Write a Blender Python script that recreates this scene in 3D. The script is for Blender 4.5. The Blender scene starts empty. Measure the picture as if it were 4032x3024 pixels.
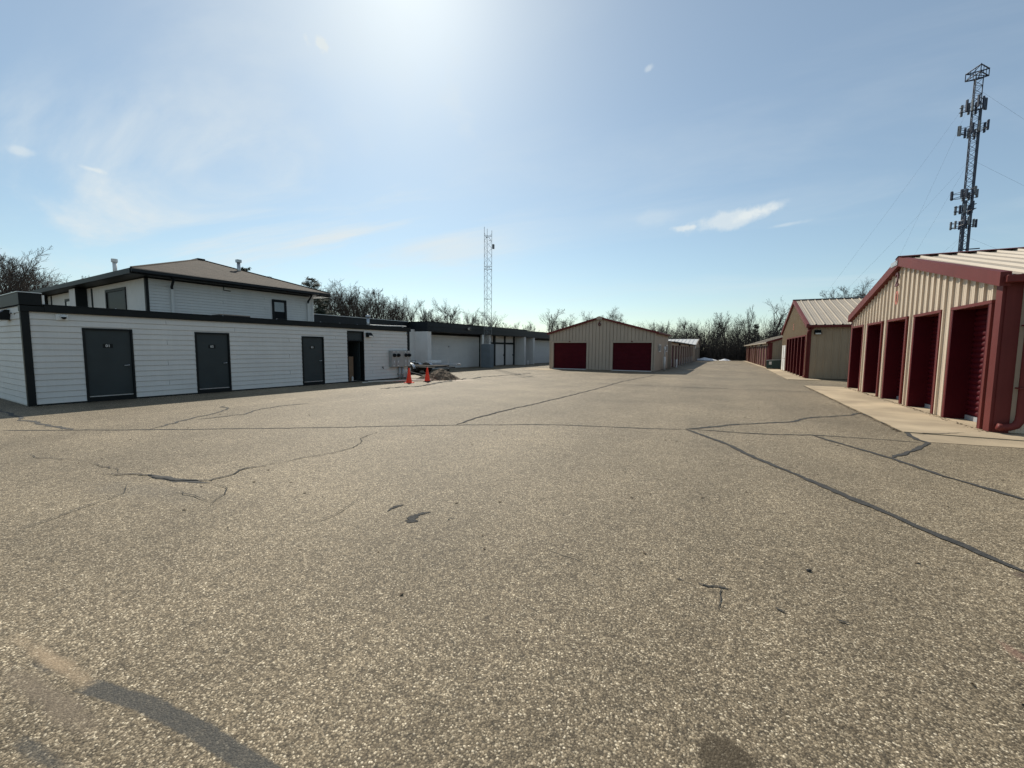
import bpy, bmesh, math, random
from mathutils import Vector, Matrix, Euler, noise
R = math.radians
rnd = random.Random(7)
sc = bpy.context.scene
COL = sc.collection

# ------------------------------------------------------------------ camera
cam_d = bpy.data.cameras.new('camera'); cam = bpy.data.objects.new('camera', cam_d); COL.objects.link(cam)
cam_d.sensor_width = 36.0; cam_d.lens = 36.0 * 1651.0 / 4032.0; cam_d.clip_end = 3000; cam_d.clip_start = 0.05
pitch, roll, yaw = R(4.796), R(0.413), R(27.3)
cam.matrix_world = (Matrix.Translation((0, 0, 1.6)) @ Matrix.Rotation(yaw, 4, 'Z') @
                    Matrix.Rotation(R(90) - pitch, 4, 'X') @ Matrix.Rotation(roll, 4, 'Z'))
sc.camera = cam
sc.render.resolution_x, sc.render.resolution_y = 1024, 768

# ------------------------------------------------------------------ sky
SUN_EL, SUN_AZ = R(41.5), R(-41.2)          # azimuth measured from the drive (+Y), clockwise positive
world = bpy.data.worlds.new('World'); sc.world = world; world.use_nodes = True
wn, wl = world.node_tree.nodes, world.node_tree.links
wn.clear()
def N(tree, typ, **kw):
    n = tree.nodes.new(typ)
    for k, v in kw.items():
        setattr(n, k, v)
    return n
def math_n(tree, op, a, b=None, clamp=False):
    n = tree.nodes.new('ShaderNodeMath'); n.operation = op; n.use_clamp = clamp
    for i, v in enumerate((a, b)):
        if v is None: continue
        if isinstance(v, (int, float)): n.inputs[i].default_value = v
        else: tree.links.new(v, n.inputs[i])
    return n.outputs[0]
wt = world.node_tree
sky = N(wt, 'ShaderNodeTexSky', sky_type='NISHITA', sun_disc=False)
sky.sun_elevation = SUN_EL; sky.sun_rotation = SUN_AZ
sky.altitude = 200; sky.air_density = 1.0; sky.dust_density = 0.58; sky.ozone_density = 1.2
tc = N(wt, 'ShaderNodeTexCoord')
sep = N(wt, 'ShaderNodeSeparateXYZ'); wl.new(tc.outputs['Generated'], sep.inputs[0])
zc = math_n(wt, 'MAXIMUM', sep.outputs[2], 0.02)
zc = math_n(wt, 'ADD', zc, 0.12)
px = math_n(wt, 'DIVIDE', sep.outputs[0], zc); py = math_n(wt, 'DIVIDE', sep.outputs[1], zc)
cmb = N(wt, 'ShaderNodeCombineXYZ'); wl.new(px, cmb.inputs[0]); wl.new(py, cmb.inputs[1])
mp_ = N(wt, 'ShaderNodeMapping'); mp_.inputs['Rotation'].default_value = (0, 0, R(-35)); mp_.inputs['Scale'].default_value = (0.42, 1.15, 1)
wl.new(cmb.outputs[0], mp_.inputs[0])
n1 = N(wt, 'ShaderNodeTexNoise'); n1.inputs['Scale'].default_value = 1.25; n1.inputs['Detail'].default_value = 9; n1.inputs['Roughness'].default_value = 0.58; n1.inputs['Distortion'].default_value = 0.6
wl.new(mp_.outputs[0], n1.inputs['Vector'])
n2 = N(wt, 'ShaderNodeTexNoise'); n2.inputs['Scale'].default_value = 0.42; n2.inputs['Detail'].default_value = 3
wl.new(cmb.outputs[0], n2.inputs['Vector'])
mr1 = N(wt, 'ShaderNodeMapRange', interpolation_type='SMOOTHSTEP'); mr1.inputs[1].default_value = 0.42; mr1.inputs[2].default_value = 0.74
wl.new(n1.outputs[0], mr1.inputs[0])
mr2 = N(wt, 'ShaderNodeMapRange', interpolation_type='SMOOTHSTEP'); mr2.inputs[1].default_value = 0.25; mr2.inputs[2].default_value = 0.50
wl.new(n2.outputs[0], mr2.inputs[0])
cirrus = math_n(wt, 'MULTIPLY', math_n(wt, 'MULTIPLY', mr1.outputs[0], mr2.outputs[0]), 0.85)
# a few small separate clouds: direction, half width, half height (radians), slant, strength
fine = N(wt, 'ShaderNodeTexNoise'); fine.inputs['Scale'].default_value = 11; fine.inputs['Detail'].default_value = 7; fine.inputs['Roughness'].default_value = 0.6
wl.new(tc.outputs['Generated'], fine.inputs['Vector'])
fine2 = N(wt, 'ShaderNodeTexNoise'); fine2.inputs['Scale'].default_value = 34; fine2.inputs['Detail'].default_value = 6
wl.new(tc.outputs['Generated'], fine2.inputs['Vector'])
def cloudlet(dvec, w, h, slant, amt, wob=1.1, nz=None):
    dv = Vector(dvec).normalized(); t = dv.cross(Vector((0, 0, 1))).normalized(); u = t.cross(dv).normalized()
    ca, sa = math.cos(slant), math.sin(slant)
    t, u = t * ca + u * sa, u * ca - t * sa
    def dot(v):
        n = N(wt, 'ShaderNodeVectorMath', operation='DOT_PRODUCT'); wl.new(tc.outputs['Generated'], n.inputs[0]); n.inputs[1].default_value = v
        return n.outputs['Value']
    a = math_n(wt, 'DIVIDE', dot(t), w); b = math_n(wt, 'DIVIDE', dot(u), h)
    r2 = math_n(wt, 'ADD', math_n(wt, 'MULTIPLY', a, a), math_n(wt, 'MULTIPLY', b, b))
    r = math_n(wt, 'SQRT', r2)
    v = math_n(wt, 'ADD', math_n(wt, 'SUBTRACT', 1.0, r), math_n(wt, 'MULTIPLY', math_n(wt, 'SUBTRACT', (nz or fine).outputs[0], 0.5), wob * 2.2))
    m = N(wt, 'ShaderNodeMapRange', interpolation_type='SMOOTHSTEP'); m.inputs[1].default_value = 0.0; m.inputs[2].default_value = 0.75
    wl.new(v, m.inputs[0])
    front = math_n(wt, 'GREATER_THAN', dot(dv), 0.5)
    return math_n(wt, 'MULTIPLY', math_n(wt, 'MULTIPLY', m.outputs[0], front), amt)
bank = cloudlet((-0.82, 0.50, 0.27), 0.62, 0.20, 0.05, 1.0, 0.5, n2)
band2 = cloudlet((-0.62, 0.62, 0.62), 0.5, 0.5, 0.0, 0.35, 0.3, n2)
tot = math_n(wt, 'MULTIPLY', cirrus, math_n(wt, 'ADD', math_n(wt, 'ADD', bank, band2), 0.22))
tot = math_n(wt, 'ADD', tot, 0.15)          # thin even veil of high cloud
for c in [((-0.010, 0.9645, 0.2600), 0.105, 0.020, 0.13, 0.52, 1.5, None),
          ((0.055, 0.962, 0.2740), 0.055, 0.013, 0.20, 0.42, 1.4, None),
          ((-0.085, 0.963, 0.2535), 0.035, 0.008, 0.05, 0.5, 1.2, fine2),
          ((0.085, 0.9665, 0.2390), 0.050, 0.006, 0.06, 0.30, 0.8, None),
          ((-0.6584, 0.537, 0.5274), 0.020, 0.017, -0.1, 0.95, 1.3, fine2),
          ((-0.930, 0.2366, 0.281), 0.016, 0.009, 0.0, 0.35, 1.0, fine2),
          ((-0.910, 0.305, 0.279), 0.024, 0.006, -0.1, 0.40, 1.0, fine2),
          ((-0.155, 0.842, 0.5168), 0.010, 0.007, 0.3, 0.35, 0.8, fine2),
          ((-0.50, 0.72, 0.49), 0.04, 0.08, 0.45, 0.16, 1.6, None),
          ((-0.150, 0.948, 0.279), 0.060, 0.022, 0.05, 0.14, 1.0, None)]:
    tot = math_n(wt, 'ADD', tot, cloudlet(*c), True)
mixc = N(wt, 'ShaderNodeMixRGB'); mixc.inputs[2].default_value = (6.9, 7.5, 7.7, 1)
tint = N(wt, 'ShaderNodeMixRGB', blend_type='MULTIPLY'); tint.inputs[0].default_value = 1.0; tint.inputs[2].default_value = (0.895, 1.005, 0.965, 1)
wl.new(sky.outputs[0], tint.inputs[1])
wl.new(tot, mixc.inputs[0]); wl.new(tint.outputs[0], mixc.inputs[1])
bg = N(wt, 'ShaderNodeBackground'); bg.inputs[1].default_value = 0.108
wo = N(wt, 'ShaderNodeOutputWorld')
wl.new(mixc.outputs[0], bg.inputs[0]); wl.new(bg.outputs[0], wo.inputs[0])

# ------------------------------------------------------------------ sun
sd = bpy.data.lights.new('sun', 'SUN'); sd.energy = 5.0; sd.angle = R(0.55); sd.color = (1.0, 0.93, 0.80)
sun = bpy.data.objects.new('sun', sd); COL.objects.link(sun)
sdir = Vector((math.sin(SUN_AZ) * math.cos(SUN_EL), math.cos(SUN_AZ) * math.cos(SUN_EL), math.sin(SUN_EL)))
sun.rotation_euler = (-sdir).to_track_quat('-Z', 'Y').to_euler(); sun.location = sdir * 100
vs = sc.view_settings
vs.view_transform = 'Standard'; vs.look = 'None'; vs.exposure = 0.03; vs.gamma = 1.0; vs.use_curve_mapping = False

# ------------------------------------------------------------------ materials
MATS = {}
def mat(name, col, rough=0.7, metal=0.0, nscale=3.0, namt=0.12, bump=0.0, bscale=60.0, spec=0.4, streak=0.0):
    if name in MATS: return MATS[name]
    m = bpy.data.materials.new(name); m.use_nodes = True; t = m.node_tree; b = t.nodes['Principled BSDF']
    b.inputs['Roughness'].default_value = rough; b.inputs['Metallic'].default_value = metal
    b.inputs['Specular IOR Level'].default_value = spec
    co = N(t, 'ShaderNodeTexCoord')
    geo = N(t, 'ShaderNodeNewGeometry')
    nz = N(t, 'ShaderNodeTexNoise'); nz.inputs['Scale'].default_value = nscale; nz.inputs['Detail'].default_value = 5
    t.links.new(geo.outputs['Position'], nz.inputs['Vector'])
    fac = nz.outputs[0]
    if streak:
        mpn = N(t, 'ShaderNodeMapping'); mpn.inputs['Scale'].default_value = (6, 6, 0.35); t.links.new(geo.outputs['Position'], mpn.inputs[0])
        n2_ = N(t, 'ShaderNodeTexNoise'); n2_.inputs['Scale'].default_value = 2.5; n2_.inputs['Detail'].default_value = 4; t.links.new(mpn.outputs[0], n2_.inputs['Vector'])
        fac = math_n(t, 'ADD', math_n(t, 'MULTIPLY', nz.outputs[0], 1 - streak), math_n(t, 'MULTIPLY', n2_.outputs[0], streak))
    inf = N(t, 'ShaderNodeObjectInfo')
    fac = math_n(t, 'ADD', fac, math_n(t, 'MULTIPLY', math_n(t, 'SUBTRACT', inf.outputs['Random'], 0.5), 0.10))
    rp = N(t, 'ShaderNodeValToRGB'); e = rp.color_ramp.elements
    e[0].position = 0.3; e[1].position = 0.72
    e[0].color = (*[c * (1 - namt) for c in col], 1); e[1].color = (*[min(1, c * (1 + namt)) for c in col], 1)
    t.links.new(fac, rp.inputs[0]); t.links.new(rp.outputs[0], b.inputs['Base Color'])
    if bump:
        bn = N(t, 'ShaderNodeTexNoise'); bn.inputs['Scale'].default_value = bscale; bn.inputs['Detail'].default_value = 4
        t.links.new(geo.outputs['Position'], bn.inputs['Vector'])
        bp = N(t, 'ShaderNodeBump'); bp.inputs['Strength'].default_value = bump; bp.inputs['Distance'].default_value = 0.01
        t.links.new(bn.outputs[0], bp.inputs['Height']); t.links.new(bp.outputs[0], b.inputs['Normal'])
    MATS[name] = m; return m

WHITE = mat('white_siding_paint', (0.64, 0.63, 0.605), 0.6, nscale=2, namt=0.06, bump=0.15, bscale=40, streak=0.4)
WHITE2 = mat('white_wall_paint', (0.63, 0.62, 0.60), 0.75, nscale=1.5, namt=0.08, bump=0.1, streak=0.4)
BLACK = mat('black_green_trim', (0.0075, 0.010, 0.011), 0.5, nscale=4, namt=0.2, spec=0.2)
FASC = mat('black_fascia_metal', (0.011, 0.014, 0.017), 0.42, nscale=2, namt=0.25, bump=0.05, bscale=8, spec=0.25)
DOORG = mat('charcoal_door_paint', (0.036, 0.046, 0.049), 0.5, nscale=2, namt=0.1, bump=0.03, spec=0.25)
TAN = mat('tan_metal_panel', (0.61, 0.50, 0.385), 0.5, nscale=1.2, namt=0.07, streak=0.5)
TAN5 = mat('brown_tan_metal_panel', (0.37, 0.285, 0.19), 0.5, nscale=1.2, namt=0.07, streak=0.5)
TAN6 = mat('taupe_metal_panel', (0.42, 0.345, 0.27), 0.5, nscale=1.2, namt=0.07, streak=0.5)
TANR = mat('tan_metal_roof', (0.38, 0.32, 0.245), 0.5, nscale=0.9, namt=0.10, streak=0.3)
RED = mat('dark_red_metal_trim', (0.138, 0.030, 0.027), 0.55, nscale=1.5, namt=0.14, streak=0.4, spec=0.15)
REDD = mat('dark_red_door_and_shade_paint', (0.068, 0.0045, 0.009), 0.55, nscale=2, namt=0.12, spec=0.12)  # door paint; its darker red also puts shade into jambs and posts
REDP = mat('faded_red_letter_paint', (0.45, 0.15, 0.11), 0.7, nscale=30, namt=0.3)
REDL = mat('red_plastic_letter', (0.10, 0.022, 0.024), 0.5)
METAL = mat('galvanised_metal', (0.48, 0.49, 0.50), 0.4, 0.7, nscale=12, namt=0.15)
PIPEG = mat('grey_pvc_pipe', (0.36, 0.37, 0.385), 0.5)
METER = mat('grey_enamel_meter_box', (0.34, 0.335, 0.325), 0.5, nscale=4, namt=0.06)
WPLAS = mat('white_plastic', (0.72, 0.72, 0.70), 0.45)
GLASS = mat('dark_window_glass', (0.012, 0.014, 0.016), 0.35, spec=0.06, namt=0.0)
BLIND = mat('pale_window_blind', (0.42, 0.46, 0.47), 0.25, namt=0.1)
LENS = mat('lamp_lens', (0.65, 0.62, 0.55), 0.2)
RUBBER = mat('black_rubber', (0.016, 0.016, 0.017), 0.75)
ORANGE = mat('orange_cone_plastic', (0.95, 0.050, 0.012), 0.5, nscale=6, namt=0.1)
WOODP = mat('weathered_white_plank', (0.60, 0.56, 0.50), 0.8, nscale=8, namt=0.15, bump=0.3)
BROWNB = mat('brown_cardboard', (0.20, 0.135, 0.085), 0.85)
PINKP = mat('pink_paper', (0.55, 0.40, 0.36), 0.8)
DARKIN = mat('dark_interior_board', (0.05, 0.05, 0.05), 0.9)
CONC = mat('tan_concrete', (0.385, 0.305, 0.205), 0.9, nscale=0.8, namt=0.30, bump=0.4, bscale=150)
CONC2 = mat('grey_concrete', (0.36, 0.34, 0.30), 0.85, nscale=2, namt=0.15, bump=0.3, bscale=150)
SNOW = mat('dirty_snow', (0.80, 0.81, 0.83), 0.6, nscale=4, namt=0.12, bump=0.5, bscale=20)
GREEN = mat('green_dumpster_paint', (0.030, 0.062, 0.055), 0.5, nscale=3, namt=0.25)
NAVY = mat('tower_dark_steel', (0.035, 0.045, 0.075), 0.5)
MASTG = mat('mast_galvanised_steel', (0.20, 0.21, 0.215), 0.5, 0.3)
ANTW = mat('antenna_grey_plastic', (0.15, 0.165, 0.18), 0.5)
BARK = mat('grey_brown_bark', (0.055, 0.046, 0.039), 0.9, nscale=5, namt=0.3)
TWIG = mat('brown_twig', (0.060, 0.049, 0.041), 0.9, nscale=2, namt=0.25)
NEEDLE = mat('dark_pine_needles', (0.028, 0.045, 0.026), 0.8, nscale=4, namt=0.35)
BRUSH = mat('grey_brown_brush', (0.055, 0.047, 0.040), 0.95, nscale=1, namt=0.3)
BLUEG = mat('blue_grey_block_paint', (0.135, 0.16, 0.18), 0.8, nscale=3, namt=0.1, bump=0.3, bscale=30)
SOFFIT = mat('white_soffit', (0.62, 0.60, 0.56), 0.7)

def shingles():
    m = bpy.data.materials.new('brown_asphalt_shingle'); m.use_nodes = True; t = m.node_tree; b = t.nodes['Principled BSDF']
    b.inputs['Roughness'].default_value = 0.95
    geo = N(t, 'ShaderNodeNewGeometry')
    br = N(t, 'ShaderNodeTexBrick'); br.offset = 0.37
    mpn = N(t, 'ShaderNodeMapping'); mpn.inputs['Rotation'].default_value = (0, 0, R(90 - 3.5)); mpn.inputs['Scale'].default_value = (1, 1.0, 1)
    t.links.new(geo.outputs['Position'], mpn.inputs[0]); t.links.new(mpn.outputs[0], br.inputs['Vector'])
    br.inputs['Color1'].default_value = (0.040, 0.028, 0.019, 1); br.inputs['Color2'].default_value = (0.066, 0.048, 0.033, 1); br.inputs['Mortar'].default_value = (0.03, 0.024, 0.02, 1)
    br.inputs['Scale'].default_value = 1.0; br.inputs['Mortar Size'].default_value = 0.008; br.inputs['Brick Width'].default_value = 0.28; br.inputs['Row Height'].default_value = 0.14
    nz = N(t, 'ShaderNodeTexNoise'); nz.inputs['Scale'].default_value = 2.2; nz.inputs['Detail'].default_value = 6
    t.links.new(geo.outputs['Position'], nz.inputs['Vector'])
    mx = N(t, 'ShaderNodeMixRGB', blend_type='OVERLAY'); mx.inputs[0].default_value = 0.5
    t.links.new(br.outputs[0], mx.inputs[1]); t.links.new(nz.outputs[0], mx.inputs[2]); t.links.new(mx.outputs[0], b.inputs['Base Color'])
    bp = N(t, 'ShaderNodeBump'); bp.inputs['Strength'].default_value = 0.6; bp.inputs['Distance'].default_value = 0.012; t.links.new(br.outputs['Fac'], bp.inputs['Height']); bp.invert = True
    t.links.new(bp.outputs[0], b.inputs['Normal'])
    return m
SHINGLE = shingles()

def blob(t, pos, cx, cy, rx, ry, rot, noise_out, wob=0.8, soft=0.6):
    """soft irregular stain mask on the ground, in metres"""
    mp = N(t, 'ShaderNodeMapping', vector_type='TEXTURE'); mp.inputs['Location'].default_value = (cx, cy, 0); mp.inputs['Rotation'].default_value = (0, 0, rot); mp.inputs['Scale'].default_value = (rx, ry, 1)
    t.links.new(pos, mp.inputs[0])
    fl = N(t, 'ShaderNodeVectorMath', operation='MULTIPLY'); fl.inputs[1].default_value = (1, 1, 0); t.links.new(mp.outputs[0], fl.inputs[0])
    ln = N(t, 'ShaderNodeVectorMath', operation='LENGTH'); t.links.new(fl.outputs[0], ln.inputs[0])
    v = math_n(t, 'ADD', math_n(t, 'SUBTRACT', 1.0, ln.outputs['Value']), math_n(t, 'MULTIPLY', math_n(t, 'SUBTRACT', noise_out, 0.5), wob * 2))
    m = N(t, 'ShaderNodeMapRange', interpolation_type='SMOOTHSTEP'); m.inputs[1].default_value = 0; m.inputs[2].default_value = soft
    t.links.new(v, m.inputs[0]); return m.outputs[0]

def asphalt():
    m = bpy.data.materials.new('chip_seal_asphalt'); m.use_nodes = True; t = m.node_tree; b = t.nodes['Principled BSDF']
    b.inputs['Roughness'].default_value = 0.72; b.inputs['Specular IOR Level'].default_value = 0.22
    pos = N(t, 'ShaderNodeNewGeometry').outputs['Position']
    def vor(scale):
        v = N(t, 'ShaderNodeTexVoronoi'); v.inputs['Scale'].default_value = scale; v.inputs['Randomness'].default_value = 1.0
        t.links.new(pos, v.inputs['Vector']); return v
    def noi(scale, det=4, rough=0.5):
        v = N(t, 'ShaderNodeTexNoise'); v.inputs['Scale'].default_value = scale; v.inputs['Detail'].default_value = det; v.inputs['Roughness'].default_value = rough
        t.links.new(pos, v.inputs['Vector']); return v
    va = vor(125); vb = vor(210)
    sa = N(t, 'ShaderNodeSeparateColor'); t.links.new(va.outputs['Color'], sa.inputs[0])
    rp = N(t, 'ShaderNodeValToRGB'); rp.color_ramp.interpolation = 'LINEAR'
    els = [(0.0, (0.0858, 0.0657, 0.0407)), (0.3, (0.154, 0.1198, 0.0766)), (0.55, (0.2178, 0.1728, 0.1125)), (0.78, (0.2948, 0.2364, 0.1581)), (0.89, (0.3795, 0.3106, 0.2124)), (0.95, (0.517, 0.4346, 0.3055)), (1.0, (0.682, 0.5883, 0.4365))]
    cr = rp.color_ramp
    cr.elements[0].position = 0; cr.elements[0].color = (*els[0][1], 1); cr.elements[1].position = 1; cr.elements[1].color = (*els[-1][1], 1)
    for p, c in els[1:-1]:
        e = cr.elements.new(p); e.color = (*c, 1)
    t.links.new(sa.outputs[0], rp.inputs[0])
    # dark binder between the chips
    gap = N(t, 'ShaderNodeMapRange'); gap.inputs[1].default_value = 0.50; gap.inputs[2].default_value = 0.80; gap.inputs[3].default_value = 0.0; gap.inputs[4].default_value = 0.8
    t.links.new(va.outputs['Distance'], gap.inputs[0])
    mx = N(t, 'ShaderNodeMixRGB'); mx.inputs[2].default_value = (0.060, 0.049, 0.034, 1); t.links.new(gap.outputs[0], mx.inputs[0]); t.links.new(rp.outputs[0], mx.inputs[1])
    def mul(prev, fac_out, lo, hi, a, bb):
        r = N(t, 'ShaderNodeMapRange'); r.inputs[1].default_value = a; r.inputs[2].default_value = bb; r.inputs[3].default_value = lo; r.inputs[4].default_value = hi
        t.links.new(fac_out, r.inputs[0])
        q = N(t, 'ShaderNodeVectorMath', operation='SCALE'); t.links.new(prev, q.inputs[0]); t.links.new(r.outputs[0], q.inputs['Scale']); return q.outputs[0]
    c = mx.outputs[0]
    c = mul(c, noi(26, 3).outputs[0], 0.70, 1.30, 0.3, 0.7)
    c = mul(c, noi(7, 4, 0.6).outputs[0], 0.84, 1.16, 0.3, 0.7)
    c = mul(c, noi(0.55, 5, 0.6).outputs[0], 0.82, 1.15, 0.3, 0.7)
    c = mul(c, noi(0.16, 3, 0.5).outputs[0], 0.90, 1.10, 0.35, 0.65)
    # long worn wheel tracks and dirty sweeps
    mpn = N(t, 'ShaderNodeMapping'); mpn.inputs['Scale'].default_value = (0.9, 0.10, 1); mpn.inputs['Rotation'].default_value = (0, 0, R(8)); t.links.new(pos, mpn.inputs[0])
    tr = N(t, 'ShaderNodeTexNoise'); tr.inputs['Scale'].default_value = 0.8; tr.inputs['Detail'].default_value = 3; t.links.new(mpn.outputs[0], tr.inputs['Vector'])
    c = mul(c, tr.outputs[0], 0.91, 1.08, 0.35, 0.65)
    wob = noi(3.5, 5, 0.65).outputs[0]
    def stain(prev, mask, col, amt):
        q = N(t, 'ShaderNodeMixRGB', blend_type='MIX'); q.inputs[2].default_value = (*col, 1)
        t.links.new(math_n(t, 'MULTIPLY', mask, amt), q.inputs[0]); t.links.new(prev, q.inputs[1]); return q.outputs[0]
    c = stain(c, blob(t, pos, -2.98, 0.72, 0.55, 0.06, R(4), wob, 0.7, 0.8), (0.34, 0.25, 0.16), 0.75)
    c = stain(c, blob(t, pos, -2.7, 0.62, 0.6, 0.07, R(4), wob, 0.7, 0.8), (0.16, 0.125, 0.09), 0.7)
    c = stain(c, blob(t, pos, 0.072, 1.715, 0.125, 0.15, R(27), wob, 0.25, 0.3), (0.045, 0.033, 0.019), 0.80)
    c = stain(c, blob(t, pos, 2.0, 4.25, 0.12, 0.10, 0, wob, 0.6, 0.6), (0.07, 0.045, 0.035), 0.8)
    c = stain(c, blob(t, pos, 1.43, 3.12, 0.05, 0.16, R(10), wob, 0.9, 0.8), (0.30, 0.13, 0.11), 0.25)
    c = stain(c, blob(t, pos, -5.6, 2.2, 1.3, 0.35, R(15), wob, 0.8, 0.9), (0.10, 0.09, 0.075), 0.35)
    c = stain(c, blob(t, pos, -12.6, 17.6, 1.5, 1.3, 0, wob, 0.8, 0.7), (0.50, 0.40, 0.31), 0.6)
    fz = noi(40, 4, 0.7).outputs[0]
    def seg(ax, ay, bx_, by_, w, soft=0.35, wb=0.5):
        mp = N(t, 'ShaderNodeMapping', vector_type='TEXTURE'); L = math.hypot(bx_-ax, by_-ay)
        mp.inputs['Location'].default_value = ((ax+bx_)/2, (ay+by_)/2, 0); mp.inputs['Rotation'].default_value = (0, 0, math.atan2(by_-ay, bx_-ax)); mp.inputs['Scale'].default_value = (L/2 + w*.9, w/2, 1)
        t.links.new(pos, mp.inputs[0]); sp = N(t, 'ShaderNodeSeparateXYZ'); t.links.new(mp.outputs[0], sp.inputs[0])
        r = math_n(t, 'MAXIMUM', math_n(t, 'ABSOLUTE', sp.outputs[0]), math_n(t, 'ABSOLUTE', sp.outputs[1]))
        v = math_n(t, 'ADD', math_n(t, 'SUBTRACT', 1.0, r), math_n(t, 'ADD', math_n(t, 'MULTIPLY', math_n(t, 'SUBTRACT', fz, 0.5), wb), math_n(t, 'MULTIPLY', math_n(t, 'SUBTRACT', wob, 0.5), wb)))
        m_ = N(t, 'ShaderNodeMapRange', interpolation_type='SMOOTHSTEP'); m_.inputs[1].default_value = 0; m_.inputs[2].default_value = soft; t.links.new(v, m_.inputs[0]); return m_.outputs[0]
    # thin film of sealer rolled onto the chips, worn through in places
    pa = [(-2.58, .742), (-2.26, .81), (-1.90, .85), (-1.40, .876), (-1.0, .90)]
    film = None
    for (x0, y0), (x1, y1) in zip(pa, pa[1:]):
        q = seg(x0, y0, x1, y1, .095); film = q if film is None else math_n(t, 'MAXIMUM', film, q)
    film = math_n(t, 'MAXIMUM', film, math_n(t, 'MULTIPLY', seg(-2.56, .478, -2.1, .53, .07, .9, 1.3), .8))
    film = math_n(t, 'MAXIMUM', film, math_n(t, 'MULTIPLY', seg(-3.12, .655, -2.82, .69, .05, 1.2, 1.6), .7))
    c = stain(c, film, (0.052, 0.052, 0.049), 0.86)
    t.links.new(c, b.inputs['Base Color'])
    hh = math_n(t, 'ADD', math_n(t, 'MULTIPLY', va.outputs['Distance'], -0.7), math_n(t, 'MULTIPLY', vb.outputs['Distance'], -0.3))
    bp = N(t, 'ShaderNodeBump'); bp.inputs['Strength'].default_value = 0.55; bp.inputs['Distance'].default_value = 0.006
    t.links.new(hh, bp.inputs['Height']); t.links.new(bp.outputs[0], b.inputs['Normal'])
    return m
ASPH = asphalt()
def simple_ground(name, c1, c2, scale, bump=0.5, bs=30):
    m = bpy.data.materials.new(name); m.use_nodes = True; t = m.node_tree; b = t.nodes['Principled BSDF']; b.inputs['Roughness'].default_value = 0.95
    geo = N(t, 'ShaderNodeNewGeometry'); nz = N(t, 'ShaderNodeTexNoise'); nz.inputs['Scale'].default_value = scale; nz.inputs['Detail'].default_value = 8; nz.inputs['Roughness'].default_value = 0.65
    t.links.new(geo.outputs['Position'], nz.inputs['Vector'])
    rp = N(t, 'ShaderNodeValToRGB'); rp.color_ramp.elements[0].position = 0.35; rp.color_ramp.elements[1].position = 0.68
    rp.color_ramp.elements[0].color = (*c1, 1); rp.color_ramp.elements[1].color = (*c2, 1)
    t.links.new(nz.outputs[0], rp.inputs[0]); t.links.new(rp.outputs[0], b.inputs['Base Color'])
    n2_ = N(t, 'ShaderNodeTexNoise'); n2_.inputs['Scale'].default_value = bs; n2_.inputs['Detail'].default_value = 5; t.links.new(geo.outputs['Position'], n2_.inputs['Vector'])
    bp = N(t, 'ShaderNodeBump'); bp.inputs['Strength'].default_value = bump; bp.inputs['Distance'].default_value = 0.03; t.links.new(n2_.outputs[0], bp.inputs['Height']); t.links.new(bp.outputs[0], b.inputs['Normal'])
    return m
EARTH = simple_ground('leaf_litter_ground', (0.055, 0.045, 0.032), (0.12, 0.10, 0.068), 0.8)
DIRT = simple_ground('excavated_dirt', (0.075, 0.052, 0.034), (0.19, 0.138, 0.092), 7, 0.9, 25)
TAR = simple_ground('crack_sealing_tar', (0.020, 0.020, 0.020), (0.050, 0.048, 0.045), 14, 0.4, 60)
TARS = simple_ground('pale_worn_tar', (0.055, 0.054, 0.050), (0.135, 0.125, 0.105), 45, 0.9, 150)
TAROLD = simple_ground('worn_sealing_tar', (0.045, 0.045, 0.044), (0.105, 0.098, 0.086), 20, 0.5, 120)

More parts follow.
